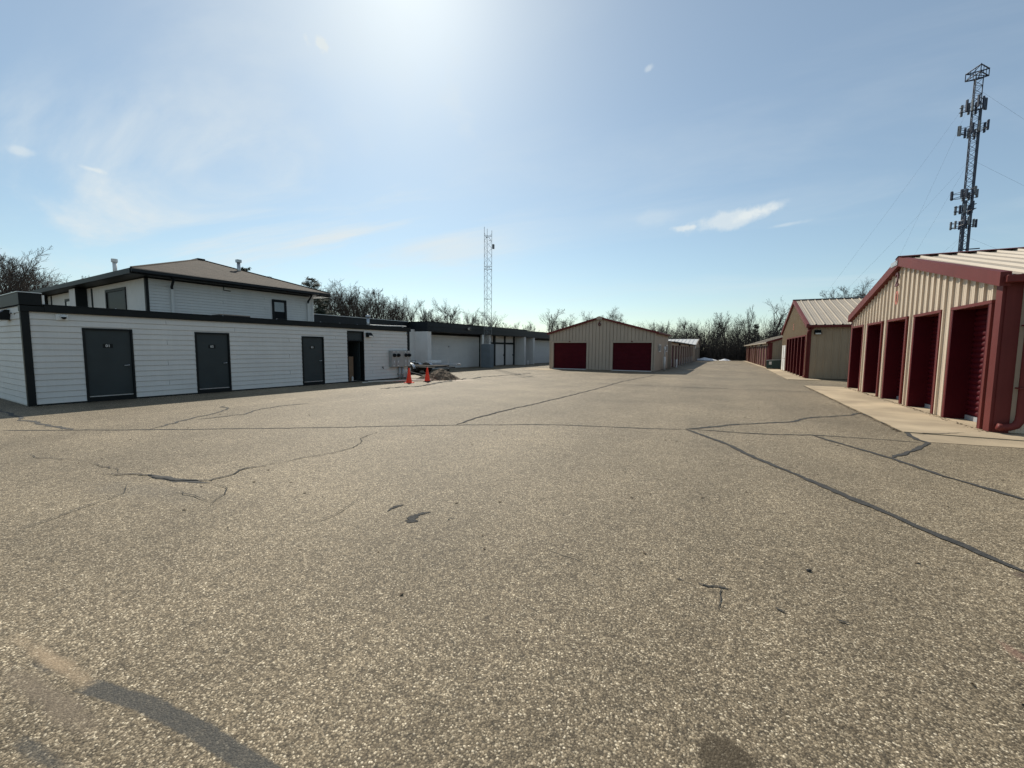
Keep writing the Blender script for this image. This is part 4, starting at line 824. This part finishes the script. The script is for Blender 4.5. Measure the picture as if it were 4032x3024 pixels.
MB().bbox(SX1+.13, SX1+.25, SY-.1, 39.5, SE-.06, SE+.06, .012).build('gutter', RED, b6, WI)
put_text('number', '6', .52, .03, REDL, b6, WI, (SXC, SY-.06, 3.56), 'y-')
for y in (34.05, 38.1):
    v_ = MB().box(SX1+.015, SX1+.04, y-.42, y+.42, 1.48, 1.98).build('vent_window', GLASS, b6, WI)
    MB().box(SX1+.0405, SX1+.075, y-.52, y-.36, 1.44, 2.02).box(SX1+.0405, SX1+.075, y+.36, y+.52, 1.44, 2.02).box(SX1+.0405, SX1+.075, y-.36, y+.36, 1.44, 1.52).box(SX1+.0405, SX1+.075, y-.36, y+.36, 1.94, 2.02).build('vent_frame', WPLAS, v_, WI)
tp = root('white_post', (SX1+.22, 35.6, 0), 0, 'tall white pipe post beside building number 6', 'post')
MB().tube([(0,0,0),(0,0,1.05)], .10, 10).build('sleeve', WPLAS, tp, smooth=True); MB().tube([(0,0,1.05),(0,0,1.62)], .06, 10).build('pipe', WPLAS, tp, smooth=True); MB().lathe([(.10, 1.6), (.11, 1.75), (.07, 1.86), (0, 1.88)], 10).build('cap', WPLAS, tp, smooth=True)

# ---- low row behind building 6
r6 = root('storage_row', (-4.6, 39.6, 0), 0, 'low row of red doors continuing behind building number 6', 'storage row')
n6 = 10; y6 = 39.6; s6 = 2.48; E6 = 2.34
MB().box(-13, -5.0, y6, 64.5, .02, 2.32).build('inner_wall', DARKIN, r6, WI)
c6 = curtain(s6 - .55, 1.98, .12, REDD); c6.materials.append(REDD)
for i in range(n6 + 1):
    y = y6 + i * s6
    p_ = MB().box(-4.98, -4.56, y-.26 if i else y+.01, y+.26 if i < n6 else y, .02, 2.02).build('pier', TAN6, r6, WI)
    MB().box(-4.548, -4.535, y-.10, y+.10, .02, .75).build('corner_guard', WPLAS, p_, WI)
    if i < n6:
        d_ = put('roll_up_door', c6, None, r6, WI); d_.location = (-4.66, y + .27, .04); d_.rotation_euler = (0, 0, R(90))
MB().box(-4.98, -4.58, y6, 64.5, 2.022, E6).build('fascia_panel', TAN6, r6, WI)
MB().add([(-4.35,y6-.05,E6),(-4.35,64.7,E6),(-9,64.7,E6+.62),(-9,y6-.05,E6+.62),(-13.3,y6-.05,E6),(-13.3,64.7,E6)], [(0,1,2,3),(3,2,5,4)]).build('roof', TANR, r6, WI)
MB().box(-4.40, -4.30, y6-.02, 64.7, E6-.10, E6+.02).build('gutter', BLACK, r6, WI)
for y, lb in ((45.8, 'dark light under the eave of the row behind building 6, nearer one'), (57.4, 'dark light under the eave of the row behind building 6, farther one')):
    wall_pack('wall_light', (-4.575, y, 2.05), R(90), lb, .9)
bo = MB().lathe([(0, .75), (.05, .74), (.08, .70), (.085, 0)], 12).build('bollard', WPLAS, smooth=True); bo.location = (-4.3, 41.4, 0); tag(bo, 'short white bollard before the first red door behind building 6', 'bollard')

# ---- far gabled building at the end, left of the drive
FX, FY0, FY1, FYC, FE, FP = -4.5, 66.4, 78.4, 72.4, 2.32, 3.28
fb = root('storage_building', (FX, FYC, 0), 0, 'farthest storage building with bright metal roof left of the drive end', 'storage building')
ribbed(fb, WI, 'wall_panel', TAN6, lambda s, d, z: (FX + d, s, z), FY0, FY1, .4, lambda s: .0, lambda s: FE + (FP-FE)*(1-abs(s-FYC)/(FY1-FYC)), [(FY0+.6, FY1-.6, 2.0)], (FYC,), rib=.02)
MB().box(-16, FX-.4, FY0+.1, FY1-.1, 0, 2.3).build('inner_wall', DARKIN, fb, WI)
ribbed(fb, WI, 'wall_panel', TAN6, lambda s, d, z: (s, FY0 - d, z), -16, FX, .4, lambda s: .0, lambda s: FE, rib=.02)
for i in range(7):
    MB().box(FX-.38, FX+.02, FY0+.5+i*1.8, FY0+.7+i*1.8, 0, 2.0).build('post', TAN6, fb, WI)
    if i < 6: d_ = put('roll_up_door', curtain(1.6, 1.98, .14, REDD), REDD, fb, WI); d_.location = (FX-.3, FY0+.7+i*1.8, .02); d_.rotation_euler = (0, 0, R(90))
roof_pair(fb, -16, FX+.15, FY0, FY1, FYC, FE+.03, FP+.05, mat('bright_metal_roof', (0.50, 0.50, 0.485), 0.5, namt=.08), .55, over=.2)
rake(fb, FX+.151, FX+.22, FY0-.2, FE+.06, FYC, FP+.09, .16, TAN6); rake(fb, FX+.151, FX+.22, FYC, FP+.09, FY1+.2, FE+.06, .16, TAN6)
MB().box(FX+.04, FX+.12, FY0+.1, FY0+.5, 1.85, 2.3).build('gable_lamp', WPLAS, fb, WI)

# ------------------------------------------------------------------ small things
def cone(loc, rz, label):
    t = root('traffic_cone', loc, rz, label, 'traffic cone', 'orange cones by the dirt pile')
    MB().bbox(-.18, .18, -.18, .18, 0, .035, .012).build('base', ORANGE if 'left' in label else RUBBER, t)
    MB().lathe([(.135, .036), (.128, .06), (.035, .66), (.028, .69), (.020, .69), (.018, .66)], 24).build('cone_body', ORANGE, t, smooth=True)
cone((-13.03, 14.92, 0), R(12), 'left orange cone of the pair, nearer the meter bank'); cone((-12.80, 15.95, 0), R(33), 'right orange cone of the pair, in front of the dirt pile')
# dirt pile
def heap(name, m, cx, cy, rx, ry, h, seed, n=44, lump=1.0):
    mb = MB(); vs = []; fs = []
    for i in range(n + 1):
        for j in range(n + 1):
            a, b = -1 + 2*i/n, -1 + 2*j/n; r = math.hypot(a, b)
            e = max(0, 1 - r * (1 + .22 * noise.noise(Vector((math.atan2(b, a)*1.3, seed, 2)))))
            z = h * (1 - (1 - e) ** 1.15) * 1.05 if e > 0 else 0
            pp_ = Vector((a*rx*3.2, b*ry*3.2, seed))
            z += (noise.noise(pp_) * .13 + noise.noise(pp_*2.7) * .075 + noise.noise(pp_*6.5) * .04) * h * min(1, e*5) * lump
            vs.append((cx + a*rx, cy + b*ry, max(z, -.03 if e <= 0 else .0)))
    for i in range(n):
        for j in range(n): fs.append((i*(n+1)+j, (i+1)*(n+1)+j, (i+1)*(n+1)+j+1, i*(n+1)+j+1))
    vs = [(x, y, z if z > .0005 else -.028) for x, y, z in vs]
    return mb.add(vs, fs).build(name, m)
dp = root('dirt_pile', (-13.25, 17.55, 0), 0, 'brown heap of dug dirt beside the annex corner', 'dirt pile')
hp = heap('heap', DIRT, 0, 0, 0.95, 0.95, .54, 3.3); hp.parent = dp
hp2 = heap('side_heap', DIRT, -.70, -.2, .55, .55, .26, 9.1, 30); hp2.parent = dp
cl = MB()
for _ in range(150):
    a = rnd.uniform(0, 2*math.pi); r = rnd.uniform(.45, 1.25) ** .9; s_ = rnd.uniform(.01, .05); x, y = r*math.cos(a), r*math.sin(a); z = max(0, .60*(1-r)) + .0
    cl.add([(x+s_*dx, y+s_*dy*1.1, z+s_*dz) for dx, dy, dz in ((1,0,0),(0,1,.1),(-1,.1,0),(0,-1,0),(.1,.1,.9),(0,0,-.5))], [(0,1,4),(1,2,4),(2,3,4),(3,0,4),(1,0,5),(2,1,5),(3,2,5),(0,3,5)])
o_ = cl.build('loose_clods', DIRT, dp); o_['kind'] = 'stuff'
def plk(p0, p1, w_, t_, z, label, m=WOODP):
    a, b = Vector(p0), Vector(p1); L = (b - a).length; ang = math.atan2(b.y - a.y, b.x - a.x)
    o = MB().bbox(0, L, -w_/2, w_/2, 0, t_, .004).build('plank', m); o.location = (a.x, a.y, z); o.rotation_euler = (0, 0, ang); tag(o, label, 'plank'); return o
plk((-14.55, 13.9), (-12.98, 16.45), .16, .045, .045, 'pale weathered plank lying beside the two cones')
plk((-14.75, 13.75), (-13.6, 15.6), .14, .04, .004, 'shorter pale plank half under the other at the annex foot')
plk((-14.35, 15.1), (-14.2, 15.35), .40, .045, .004, 'short board end under the plank by the left cone', DARKIN)
el = MB().tube([(0, 0, .32), (.05, .1, .30), (.45, .9, .06), (.5, 1.0, .05)], .055, 8).build('drain_pipe', RUBBER); el.location = (-15.05, 17.2, .0); tag(el, 'black drain elbow at the foot of the annex corner', 'drain pipe')
# trailers behind the annex corner
def wheel(t, x, y, r, w_):
    wb = MB().lathe([(r*.55, -w_/2), (r*.92, -w_/2), (r, -w_*.35), (r, w_*.35), (r*.92, w_/2), (r*.55, w_/2)], 20).build('wheel', RUBBER, t, smooth=True); wb.location = (x, y, r); wb.rotation_euler = (R(90), 0, 0)
    MB().lathe([(0, -w_*.3), (r*.56, -w_*.3), (r*.56, w_*.3), (0, w_*.3)], 16).build('rim', METAL, wb)
def fender(t, x, y, r, w_, m):
    pr = [(x + r*math.cos(a), .30 + r*math.sin(a)) for a in [R(8 + 16.4*i) for i in range(11)]]; pi_ = [(x + (r-.02)*math.cos(a), .30 + (r-.02)*math.sin(a)) for a in [R(172 - 16.4*i) for i in range(11)]]
    MB().prism(pr + pi_, 1, y - w_/2, y + w_/2).build('fender', m, t)
ta = root('flatbed_trailer', (-17.6, 20.9, 0), R(4), 'black flatbed trailer half hidden behind the annex corner', 'trailer')
MB().bbox(-2.3, 1.9, -.80, -.70, .42, .54, .01).bbox(-2.3, 1.9, .70, .80, .42, .54, .01).box(-2.3, -2.2, -.7, .7, .42, .54).box(1.8, 1.9, -.7, .7, .42, .54).build('frame', RUBBER, ta)
for i in range(9): MB().box(-2.2, 1.8, -.69 + i*.153, -.69 + i*.153 + .145, .50, .535).build('deck_board', mat('dark_treated_board', (.022, .020, .018), .9, nscale=8, namt=.3, spec=.1), ta)
MB().box(-2.3, 1.9, -.815, -.80, .455, .475).build('side_rail', METAL, ta)
for y in (-.95, .95):
    for x in (-.7, .15): wheel(ta, x, y, .31, .2)
    fender(ta, -.7, y, .40, .26, METAL if y > 0 else RUBBER); fender(ta, .15, y, .40, .26, METAL)
MB().tube([(1.9, -.5, .46), (2.8, 0, .46)], .035, 6).tube([(1.9, .5, .46), (2.8, 0, .46)], .035, 6).build('tongue', RUBBER, ta)
MB().box(-1.0, .6, -.8, .8, .22, .41).build('undercarriage', RUBBER, ta)
tb = root('galvanised_trailer', (-19.3, 23.6, 0), R(2), 'galvanised trailer with jack wheel behind the black flatbed', 'trailer')
MB().box(-1.6, 1.3, -.75, -.68, .45, .55).box(-1.6, 1.3, .68, .75, .45, .55).box(1.2, 1.3, -.68, .68, .45, .55).box(-1.6, -1.5, -.68, .68, .45, .55).box(-.2, -.1, -.68, .68, .45, .55).build('frame', METAL, tb)
MB().tube([(1.3, -.6, .5), (2.65, 0, .5)], .04, 6).tube([(1.3, .6, .5), (2.65, 0, .5)], .04, 6).tube([(.5, 0, .5), (2.9, 0, .5)], .04, 6).build('tongue', METAL, tb)
MB().bbox(2.88, 3.12, -.05, .05, .46, .58, .015).build('coupler', METAL, tb)
jk = MB().tube([(2.2, -.1, .2), (2.2, -.1, .92)], .035, 8).tube([(2.2, -.1, .9), (2.2, -.25, .9)], .012, 6).build('jack', METAL, tb); q_ = MB().lathe([(0, -.035), (.085, -.035), (.10, 0), (.085, .035), (0, .035)], 14).build('jack_wheel', RUBBER, jk); q_.location = (2.2, -.1, .10); q_.rotation_euler = (R(90), 0, 0)
for y in (-.95, .95): wheel(tb, -.2, y, .30, .19); fender(tb, -.2, y, .40, .24, WPLAS)
for x in (-1.2, .9): MB().bbox(x-.25, x+.25, -.6, .6, .56, .74, .02).build('bunk', WPLAS if x > 0 else METAL, tb)
# dumpster
du = root('dumpster', (3.62, 43.75, .02), R(-6), 'small green metal dumpster beside the far right row', 'dumpster')
MB().prism([(-.62, .06), (.55, .06), (.60, .78), (-.62, .70)], 1, -.55, .55).build('body', GREEN, du)
for s_ in (-1, 1): MB().prism([(-.64, .70), (.62, .785), (.62, .815), (-.64, .73)], 1, min(.012*s_, .57*s_), max(.012*s_, .57*s_)).build('lid', mat('grey_dumpster_lid', (.20, .22, .22), .6), du)
for x in (-.4, .0, .4): MB().box(x-.03, x+.03, -.575, -.551, .06, .70).build('stiffener', GREEN, du)
MB().box(-.42, -.22, -.582, -.576, .36, .62).build('sticker', WPLAS, du)
for x in (-.5, .45):
    for y in (-.45, .45): MB().tube([(x, y-.02, .045), (x, y+.02, .045)], .045, 10).build('caster', RUBBER, du)
blk = MB().bbox(-.2, .2, -.1, .1, 0, .1, .01).build('concrete_block', CONC2); blk.location = (4.55, 44.1, .022); tag(blk, 'pale block on the ground right of the dumpster', 'block')
# old snow at the end of the drive
for i, (x, y, rx, ry, h, lb) in enumerate([(-3.4, 73.6, 1.9, .9, .42, 'widest white snow heap at the end of the drive'), (-7.6, 72.6, 2.2, .8, .22, 'low snow heap near the farthest left building'), (-.6, 73.9, .9, .6, .28, 'small snow heap at right end of the drive')]):
    s_ = heap('snow_heap', SNOW, 0, 0, rx, ry, h, 20.0 + i, 26, .8); s_.location = (x, y, 0); tag(s_, lb, 'snow heap')

# ------------------------------------------------------------------ cell tower
TX, TY = 27.63, 80.39
ct = root('cell_tower', (TX, TY, 0), R(20), 'tall dark guyed cell tower with antenna arrays at right', 'cell tower')
TL = [(.50*math.cos(R(a)), .50*math.sin(R(a))) for a in (90, 210, 330)]; TH = 38.0
for x, y in TL: MB().tube([(x, y, 0), (x, y, TH)], .055, 6).build('leg', NAVY, ct)
lat = MB()
for s_ in range(36):
    z0 = 1 + s_ * 1.02; z1 = z0 + 1.02
    for i in range(3):
        a, b = TL[i], TL[(i+1) % 3]
        lat.tube([(a[0], a[1], z0), (b[0], b[1], z1)], .026, 4); lat.tube([(a[0], a[1], z1), (b[0], b[1], z1)], .026, 4)
lat.build('lattice', NAVY, ct)
MB().box(.32, .52, -.42, -.18, 2, 33.8).build('cable_run', NAVY, ct); MB().box(-.40, -.20, -.42, -.30, 2, 22).build('cable_run', NAVY, ct)
def array(z, R_, n, ph, ah, aw, skip=0):
    t = MB(); cs = [(R_*math.cos(R(a+ph)), R_*math.sin(R(a+ph))) for a in (0, 120, 240)]
    for i in range(3):
        a, b = cs[i], cs[(i+1) % 3]
        t.tube([(a[0], a[1], z-.3), (b[0], b[1], z-.3)], .04, 5); t.tube([(a[0], a[1], z+.3), (b[0], b[1], z+.3)], .035, 5); t.tube([(0, 0, z-.5), (a[0], a[1], z-.3)], .05, 5)
    p_ = t.build('antenna_platform', NAVY, ct)
    for i in range(3):
        a, b = cs[i], cs[(i+1) % 3]; ang = math.atan2(b[1]-a[1], b[0]-a[0])
        for k_ in range(n):
            if skip and (i*n + k_) % skip == 0: continue
            f_ = (k_ + .5) / n; x, y = a[0] + (b[0]-a[0])*f_, a[1] + (b[1]-a[1])*f_
            zz_ = z + rnd.uniform(-.12, .2); o = MB().bbox(-aw/2, aw/2, -.10, .10, -ah/2, ah/2, .03).build('antenna', ANTW if rnd.random() < .45 else NAVY, p_); o.location = (x*1.06, y*1.06, zz_); o.rotation_euler = (0, 0, ang)
array(34.3, 1.5, 4, 10, 1.5, .24, 4); array(31.2, 1.6, 5, 50, 1.3, .22, 3); array(22.9, 1.6, 5, 15, 1.1, .24, 3); array(21.0, 1.2, 3, 45, 1.2, .22, 3); array(19.0, 1.5, 4, 0, 1.1, .18, 3)
tp_ = MB(); A_ = [(1.25*math.cos(R(a)), 1.25*math.sin(R(a))) for a in (0, 120, 240)]
for dz in (0, .9):
    for i in range(3):
        a, b = A_[i], A_[(i+1) % 3]; tp_.tube([(a[0], a[1], TH+dz), (b[0], b[1], TH+dz)], .07, 5); tp_.tube([(a[0], a[1], TH), (b[0], b[1], TH+.9)], .05, 4)
        for q in (.33, .66): tp_.tube([(a[0]+(b[0]-a[0])*q, a[1]+(b[1]-a[1])*q, TH-.1), (a[0]+(b[0]-a[0])*q, a[1]+(b[1]-a[1])*q, TH+1.0)], .04, 4)
for i in range(3): tp_.tube([(0, 0, TH-.4), (A_[i][0], A_[i][1], TH)], .06, 5); tp_.tube([(A_[i][0], A_[i][1], TH), (A_[i][0], A_[i][1], TH+1.0)], .06, 4)
tp_.build('top_platform', NAVY, ct)
MB().tube([(-.6, -.2, 15.5), (1.8, -.4, 15.6)], .08, 5).build('side_arm', NAVY, ct)
for az in (200, 320, 80):
    for zt, rr_ in ((36.5, 30), (27.5, 30), (17.5, 26)):
        ax, ay = rr_*math.cos(R(az)), rr_*math.sin(R(az))
        pts = [(ax*t, ay*t, zt*(1-t) - 1.6*4*t*(1-t)*.35) for t in [i/12 for i in range(13)]]
        MB().tube(pts, .007, 4).build('guy_wire', ANTW, ct)

# ------------------------------------------------------------------ trees
TREES={
'left': [(-44.9, 9.8, 8.0, 0), (-46.7, 10.9, 9.1, 1), (-48.5, 12.1, 8.4, 2), (-50.3, 13.3, 7.9, 3), (-57.7, 16.5, 8.6, 0), (-61.2, 18.7, 9.0, 2), (-52.7, 11.9, 9.5, 3)],
'pine': [(-37.8, 22.5, 8.5, 9), (-38.7, 24.9, 8.2, 9), (-38.1, 29.2, 8.7, 9), (-39.1, 31.2, 7.5, 9)],
'mid': [(-43.2, 34.0, 9.6, 2), (-43.6, 36.7, 10.1, 0), (-43.5, 38.4, 10.3, 1), (-42.5, 39.5, 9.6, 4), (-43.0, 41.8, 9.8, 0), (-42.0, 42.8, 9.1, 3), (-42.6, 45.1, 9.3, 5), (-41.5, 46.0, 8.5, 1), (-43.3, 49.8, 9.2, 4), (-43.2, 52.6, 8.8, 3), (-41.6, 53.8, 8.0, 2), (-36.1, 50.4, 8.9, 5), (-38.2, 58.7, 8.5, 1), (-37.6, 61.4, 8.1, 0), (-34.9, 60.7, 7.8, 4), (-42.3, 79.4, 7.3, 2), (-42.7, 84.9, 7.9, 3), (-38.0, 81.6, 7.8, 5), (-35.0, 85.1, 10.5, 4), (-33.8, 88.8, 8.9, 1), (-31.8, 89.5, 9.6, 0), (-51.1, 41.8, 10.8, 5), (-49.0, 44.3, 10.9, 1), (-49.6, 49.4, 10.6, 2), (-48.8, 52.9, 9.9, 0), (-48.5, 61.1, 8.7, 5)],
'six': [(-27.1, 91.0, 10.2, 5), (-22.4, 89.2, 10.6, 5)],
'end': [(-13.3, 87.0, 7.0, 2), (-12.1, 91.2, 7.6, 1), (-7.5, 89.7, 8.3, 5), (-10.1, 94.5, 7.1, 0), (-5.1, 92.9, 6.5, 4), (-2.2, 90.0, 8.3, 1), (-0.5, 92.0, 9.3, 4), (1.4, 90.0, 8.7, 0), (3.1, 90.9, 10.2, 3), (5.4, 87.8, 11.1, 6), (7.7, 89.7, 8.2, 5), (9.4, 91.5, 7.2, 2)],
'endpine': [(4.4, 95.9, 6.8, 9), (7.4, 99.7, 5.7, 9)],
'right': [(13.2, 60.6, 9.7, 5), (12.9, 64.7, 9.7, 2), (15.7, 66.2, 9.9, 0)],
}
def bare_tree(seed, spread, nl, lean=0.0, fork=0.25, density=1.0, upr=0.35):
    """trunk and crown mesh builders of a leafless tree about 9 m tall"""
    rg = random.Random(seed); trunk, crown = MB(), MB()
    def grow(p, d, L, r, lv):
        seg = [5, 5, 4, 3, 2][lv]; pts = [p.copy()]; rs = [r]; dd = d.copy()
        for i in range(seg):
            j = [.07, .14, .19, .24, .28][lv]
            dd = (dd + Vector((rg.uniform(-j, j), rg.uniform(-j, j), rg.uniform(-j, j) + [.02, .10, .09, .06, .04][lv] * upr * 3))).normalized()
            pts.append(pts[-1] + dd * (L / seg)); rs.append(max(r * (1 - .72 * (i + 1) / seg), .0075))
        (trunk if lv < 2 else crown).tube(pts, rs, [7, 5, 4, 3, 3][lv], False)
        if lv >= 4: return
        n = int([nl, 7, 6, 5][lv] * density + rg.random())
        for k in range(n):
            f = [fork, .22, .15, .15][lv] + (1 - [fork, .22, .15, .15][lv]) * (k + rg.random()) / n
            i = min(int(f * seg), seg - 1); q = pts[i].lerp(pts[i+1], f * seg - i); dl = (pts[i+1] - pts[i]).normalized()
            az = rg.uniform(0, 2*math.pi) if lv else k * 2.4 + rg.uniform(-.5, .5)
            a = dl.orthogonal().normalized(); b = dl.cross(a); side = a * math.cos(az) + b * math.sin(az)
            ang = rg.uniform(.45, .95) * spread; nd = (dl * math.cos(ang) + side * math.sin(ang)).normalized()
            LL = L * [.62, .58, .55, .5][lv] * (1 - .45 * f if lv == 0 else 1 - .25 * f) * rg.uniform(.75, 1.2)
            grow(q, nd, LL, max(rs[i] * [.60, .60, .55, .55][lv], .009), lv + 1)
    grow(Vector((0, 0, -.1)), Vector((lean, lean*.4, 1)).normalized(), 7.6, .19, 0)
    zmax = max(v[2] for v in crown.v); k = 9.0 / zmax
    for m_b in (trunk, crown): m_b.v = [(x*k, y*k, z*k) for x, y, z in m_b.v]
    return trunk, crown
def conifer(seed):
    rg = random.Random(seed); trunk, crown = MB(), MB()
    trunk.tube([(0, 0, -.1), (.05, 0, 3), (0, .05, 6), (0, 0, 9)], [.16, .12, .07, .015], 7, False)
    z = 1.2
    while z < 8.9:
        nb_ = rg.randint(3, 4); L0 = (9.2 - z) ** .8 * .42 * rg.uniform(.5, 1.15) + .28
        for k in range(nb_):
            a = rg.uniform(0, 2*math.pi); L = L0 * rg.uniform(.7, 1.15); el = rg.uniform(.0, .55)
            d = Vector((math.cos(a), math.sin(a), el)); p0 = Vector((0, 0, z)); trunk.tube([p0, p0 + d*L], [.025, .008], 3, False)
            for s_ in range(int(10 + L * 42)):
                t = rg.uniform(.25, 1.03); c = p0 + d * L * t + Vector((rg.gauss(0, .10), rg.gauss(0, .10), rg.gauss(0, .06))) * (.7 + L * .5)
                v = Vector((rg.uniform(-1, 1), rg.uniform(-1, 1), rg.uniform(-.4, .8))).normalized() * rg.uniform(.10, .22); w_ = v.orthogonal().normalized() * rg.uniform(.025, .05)
                crown.add([c - v, c + w_, c + v, c - w_], [(0, 1, 2, 3)])
        z += rg.uniform(.16, .36)
    return trunk, crown
PROTO = {}
for i, (sd_, sp_, nl_, ln_, fk_, dn_, up_) in enumerate([(11, .95, 11, .0, .28, 1.0, .4), (12, .8, 12, .05, .30, 1.0, .5), (13, 1.05, 10, -.04, .22, 1.1, .3), (14, .55, 10, .03, .35, .8, .6), (15, .75, 9, .06, .32, .95, .45), (16, 1.2, 10, .02, .20, 1.15, .32), (17, .9, 7, .30, .45, .75, .25)]):
    t_, c_ = bare_tree(sd_, sp_, nl_, ln_, fk_, dn_, up_); PROTO[i] = (t_.mesh('trunk', True), c_.mesh('crown'))
    PROTO[i][0].materials.append(BARK); PROTO[i][1].materials.append(TWIG)
t_, c_ = conifer(31); PROTO[9] = (t_.mesh('trunk', True), c_.mesh('crown')); PROTO[9][0].materials.append(BARK); PROTO[9][1].materials.append(NEEDLE)
ORD = ['first', 'second', 'third', 'fourth', 'fifth', 'sixth', 'seventh', 'eighth', 'ninth', 'tenth', 'eleventh', 'twelfth', 'thirteenth', 'fourteenth', 'fifteenth', 'sixteenth', 'seventeenth', 'eighteenth', 'nineteenth', 'twentieth', 'twenty-first', 'twenty-second'] + ['twenty-' + w for w in ('third', 'fourth', 'fifth', 'sixth', 'seventh', 'eighth', 'ninth')] + ['thirtieth'] + ['thirty-' + w for w in ('first', 'second', 'third', 'fourth', 'fifth', 'sixth')]
WHERE = {'left': '{} bare tree from the left picture edge, behind the annex corner', 'pine': '{} dark pine from the left, behind the house roof', 'mid': '{} bare tree along the skyline right of the house', 'six': '{} bare tree from left rising over building 6',
         'end': '{} bare tree from building 6 in the wood closing the drive', 'endpine': '{} small dark conifer from left in the wood closing the drive', 'right': '{} bare tree from left behind the building numbered 5'}
GRP = {'left': 'trees at the far left', 'pine': 'pines behind the house', 'mid': 'skyline trees behind the garage row', 'six': 'trees behind building 6', 'end': 'trees at the drive end', 'endpine': 'conifers at the drive end', 'right': 'trees behind building 5'}
tr = random.Random(5)
for gk, lst in TREES.items():
    lst = sorted(lst, key=lambda q: math.atan2(q[0], q[1]))
    for i, (x, y, h, kd) in enumerate(lst):
        t = root('pine_tree' if kd == 9 else 'bare_tree', (x, y, -.03), tr.uniform(0, 6.28) if kd != 6 else R(-20), WHERE[gk].format(ORD[i]), 'tree', GRP[gk])
        s_ = h / 9.0; wx = s_ * tr.uniform(.9, 1.2)
        for nm, me in zip(('trunk', 'crown'), PROTO[kd]):
            o = put(nm, me, None, t); o.scale = (wx, wx, s_)
# thicket at the end of the drive and scrub behind the rows: one tangled mass
br = MB(); bg_ = random.Random(77)
def stem(x, y, h, lean):
    p = Vector((x, y, -.03)); d = Vector((bg_.uniform(-lean, lean), bg_.uniform(-lean, lean), 1)).normalized(); pts = [p]
    for i in range(3):
        d = (d + Vector((bg_.uniform(-.2, .2), bg_.uniform(-.2, .2), 0))).normalized(); pts.append(pts[-1] + d * h / 3)
    br.tube(pts, [.028, .022, .016, .010], 3, False)
    for k in range(6):
        f = bg_.uniform(.15, .95); i = min(int(f*3), 2); q = pts[i].lerp(pts[i+1], f*3-i); e = q + Vector((bg_.uniform(-.5, .5), bg_.uniform(-.5, .5), bg_.uniform(.1, .7))) * h * .28
        br.tube([q, q.lerp(e, .5) + Vector((bg_.uniform(-.1, .1),)*3), e], [.014, .011, .008], 3, False)
for _ in range(6500):
    x = bg_.uniform(-26, 24); y = bg_.uniform(76, 90) if x > -3.6 else bg_.uniform(80, 92)
    stem(x, y, bg_.uniform(1.6, 5.6) * (1 if bg_.random() < .8 else 1.35), .35)
for _ in range(1100): stem(bg_.uniform(-62, -36), bg_.uniform(52, 80), bg_.uniform(2, 4.5), .3)
for _ in range(250): stem(bg_.uniform(-52, -34), bg_.uniform(30, 50), bg_.uniform(3, 6.5), .3)
tag(br.build('brush_thicket', BRUSH), 'grey-brown leafless thicket closing the end of the drive', 'brush', kind='stuff')

# windblown leaf bits and grit gathered along wall feet and slab edges
db = MB(); dg = random.Random(3)
def bits(x0, y0, x1, y1, n, w_, z=.006):
    for _ in range(n):
        f = dg.random(); o = abs(dg.gauss(0, w_)); dx, dy = x1 - x0, y1 - y0; L = math.hypot(dx, dy); nx, ny = dy / L, -dx / L
        x, y = x0 + dx*f + nx*o, y0 + dy*f + ny*o; s_ = dg.uniform(.008, .03); a = dg.uniform(0, 6.28); c, sn = math.cos(a)*s_, math.sin(a)*s_; h = dg.uniform(0, .012)
        db.add([(x+c, y+sn, z), (x-sn*.5, y+c*.5, z+h), (x-c, y-sn, z+.002), (x+sn*.5, y-c*.5, z+h*.3)], [(0, 1, 2), (0, 2, 3)])
p0, p1 = lw(.03, 0), lw(.03, 13.7); bits(p0.x, p0.y, p1.x, p1.y, 900, .09)
bits(4.64, 23.0, 4.64, 11.6, 700, .07, .028); bits(3.12, 22.9, 3.12, 10.9, 700, .05); bits(-13.0, 31.95, -4.8, 31.95, 300, .1)
bits(3.93, 42.3, 3.93, 29.4, 400, .07, .028); bits(-4.5, 32.1, -4.5, 39.4, 300, .12); bits(5.0, 11.55, 9.0, 11.55, 250, .1, .01)
p0, p1 = lw(-5.36, 20.3), lw(-5.36, 27.8); bits(p0.x, p0.y, p1.x, p1.y, 300, .15)
for _ in range(700):
    x, y = dg.uniform(-14, 4), dg.uniform(2, 26); bits(x, y, x + .2, y + .2, 1, .2, .003)
tag(db.build('leaf_litter', mat('dry_leaf_bits', (.11, .08, .05), .9, nscale=40, namt=.4)), 'scattered dry leaf bits along wall feet and slab edges', 'leaf litter', kind='stuff')
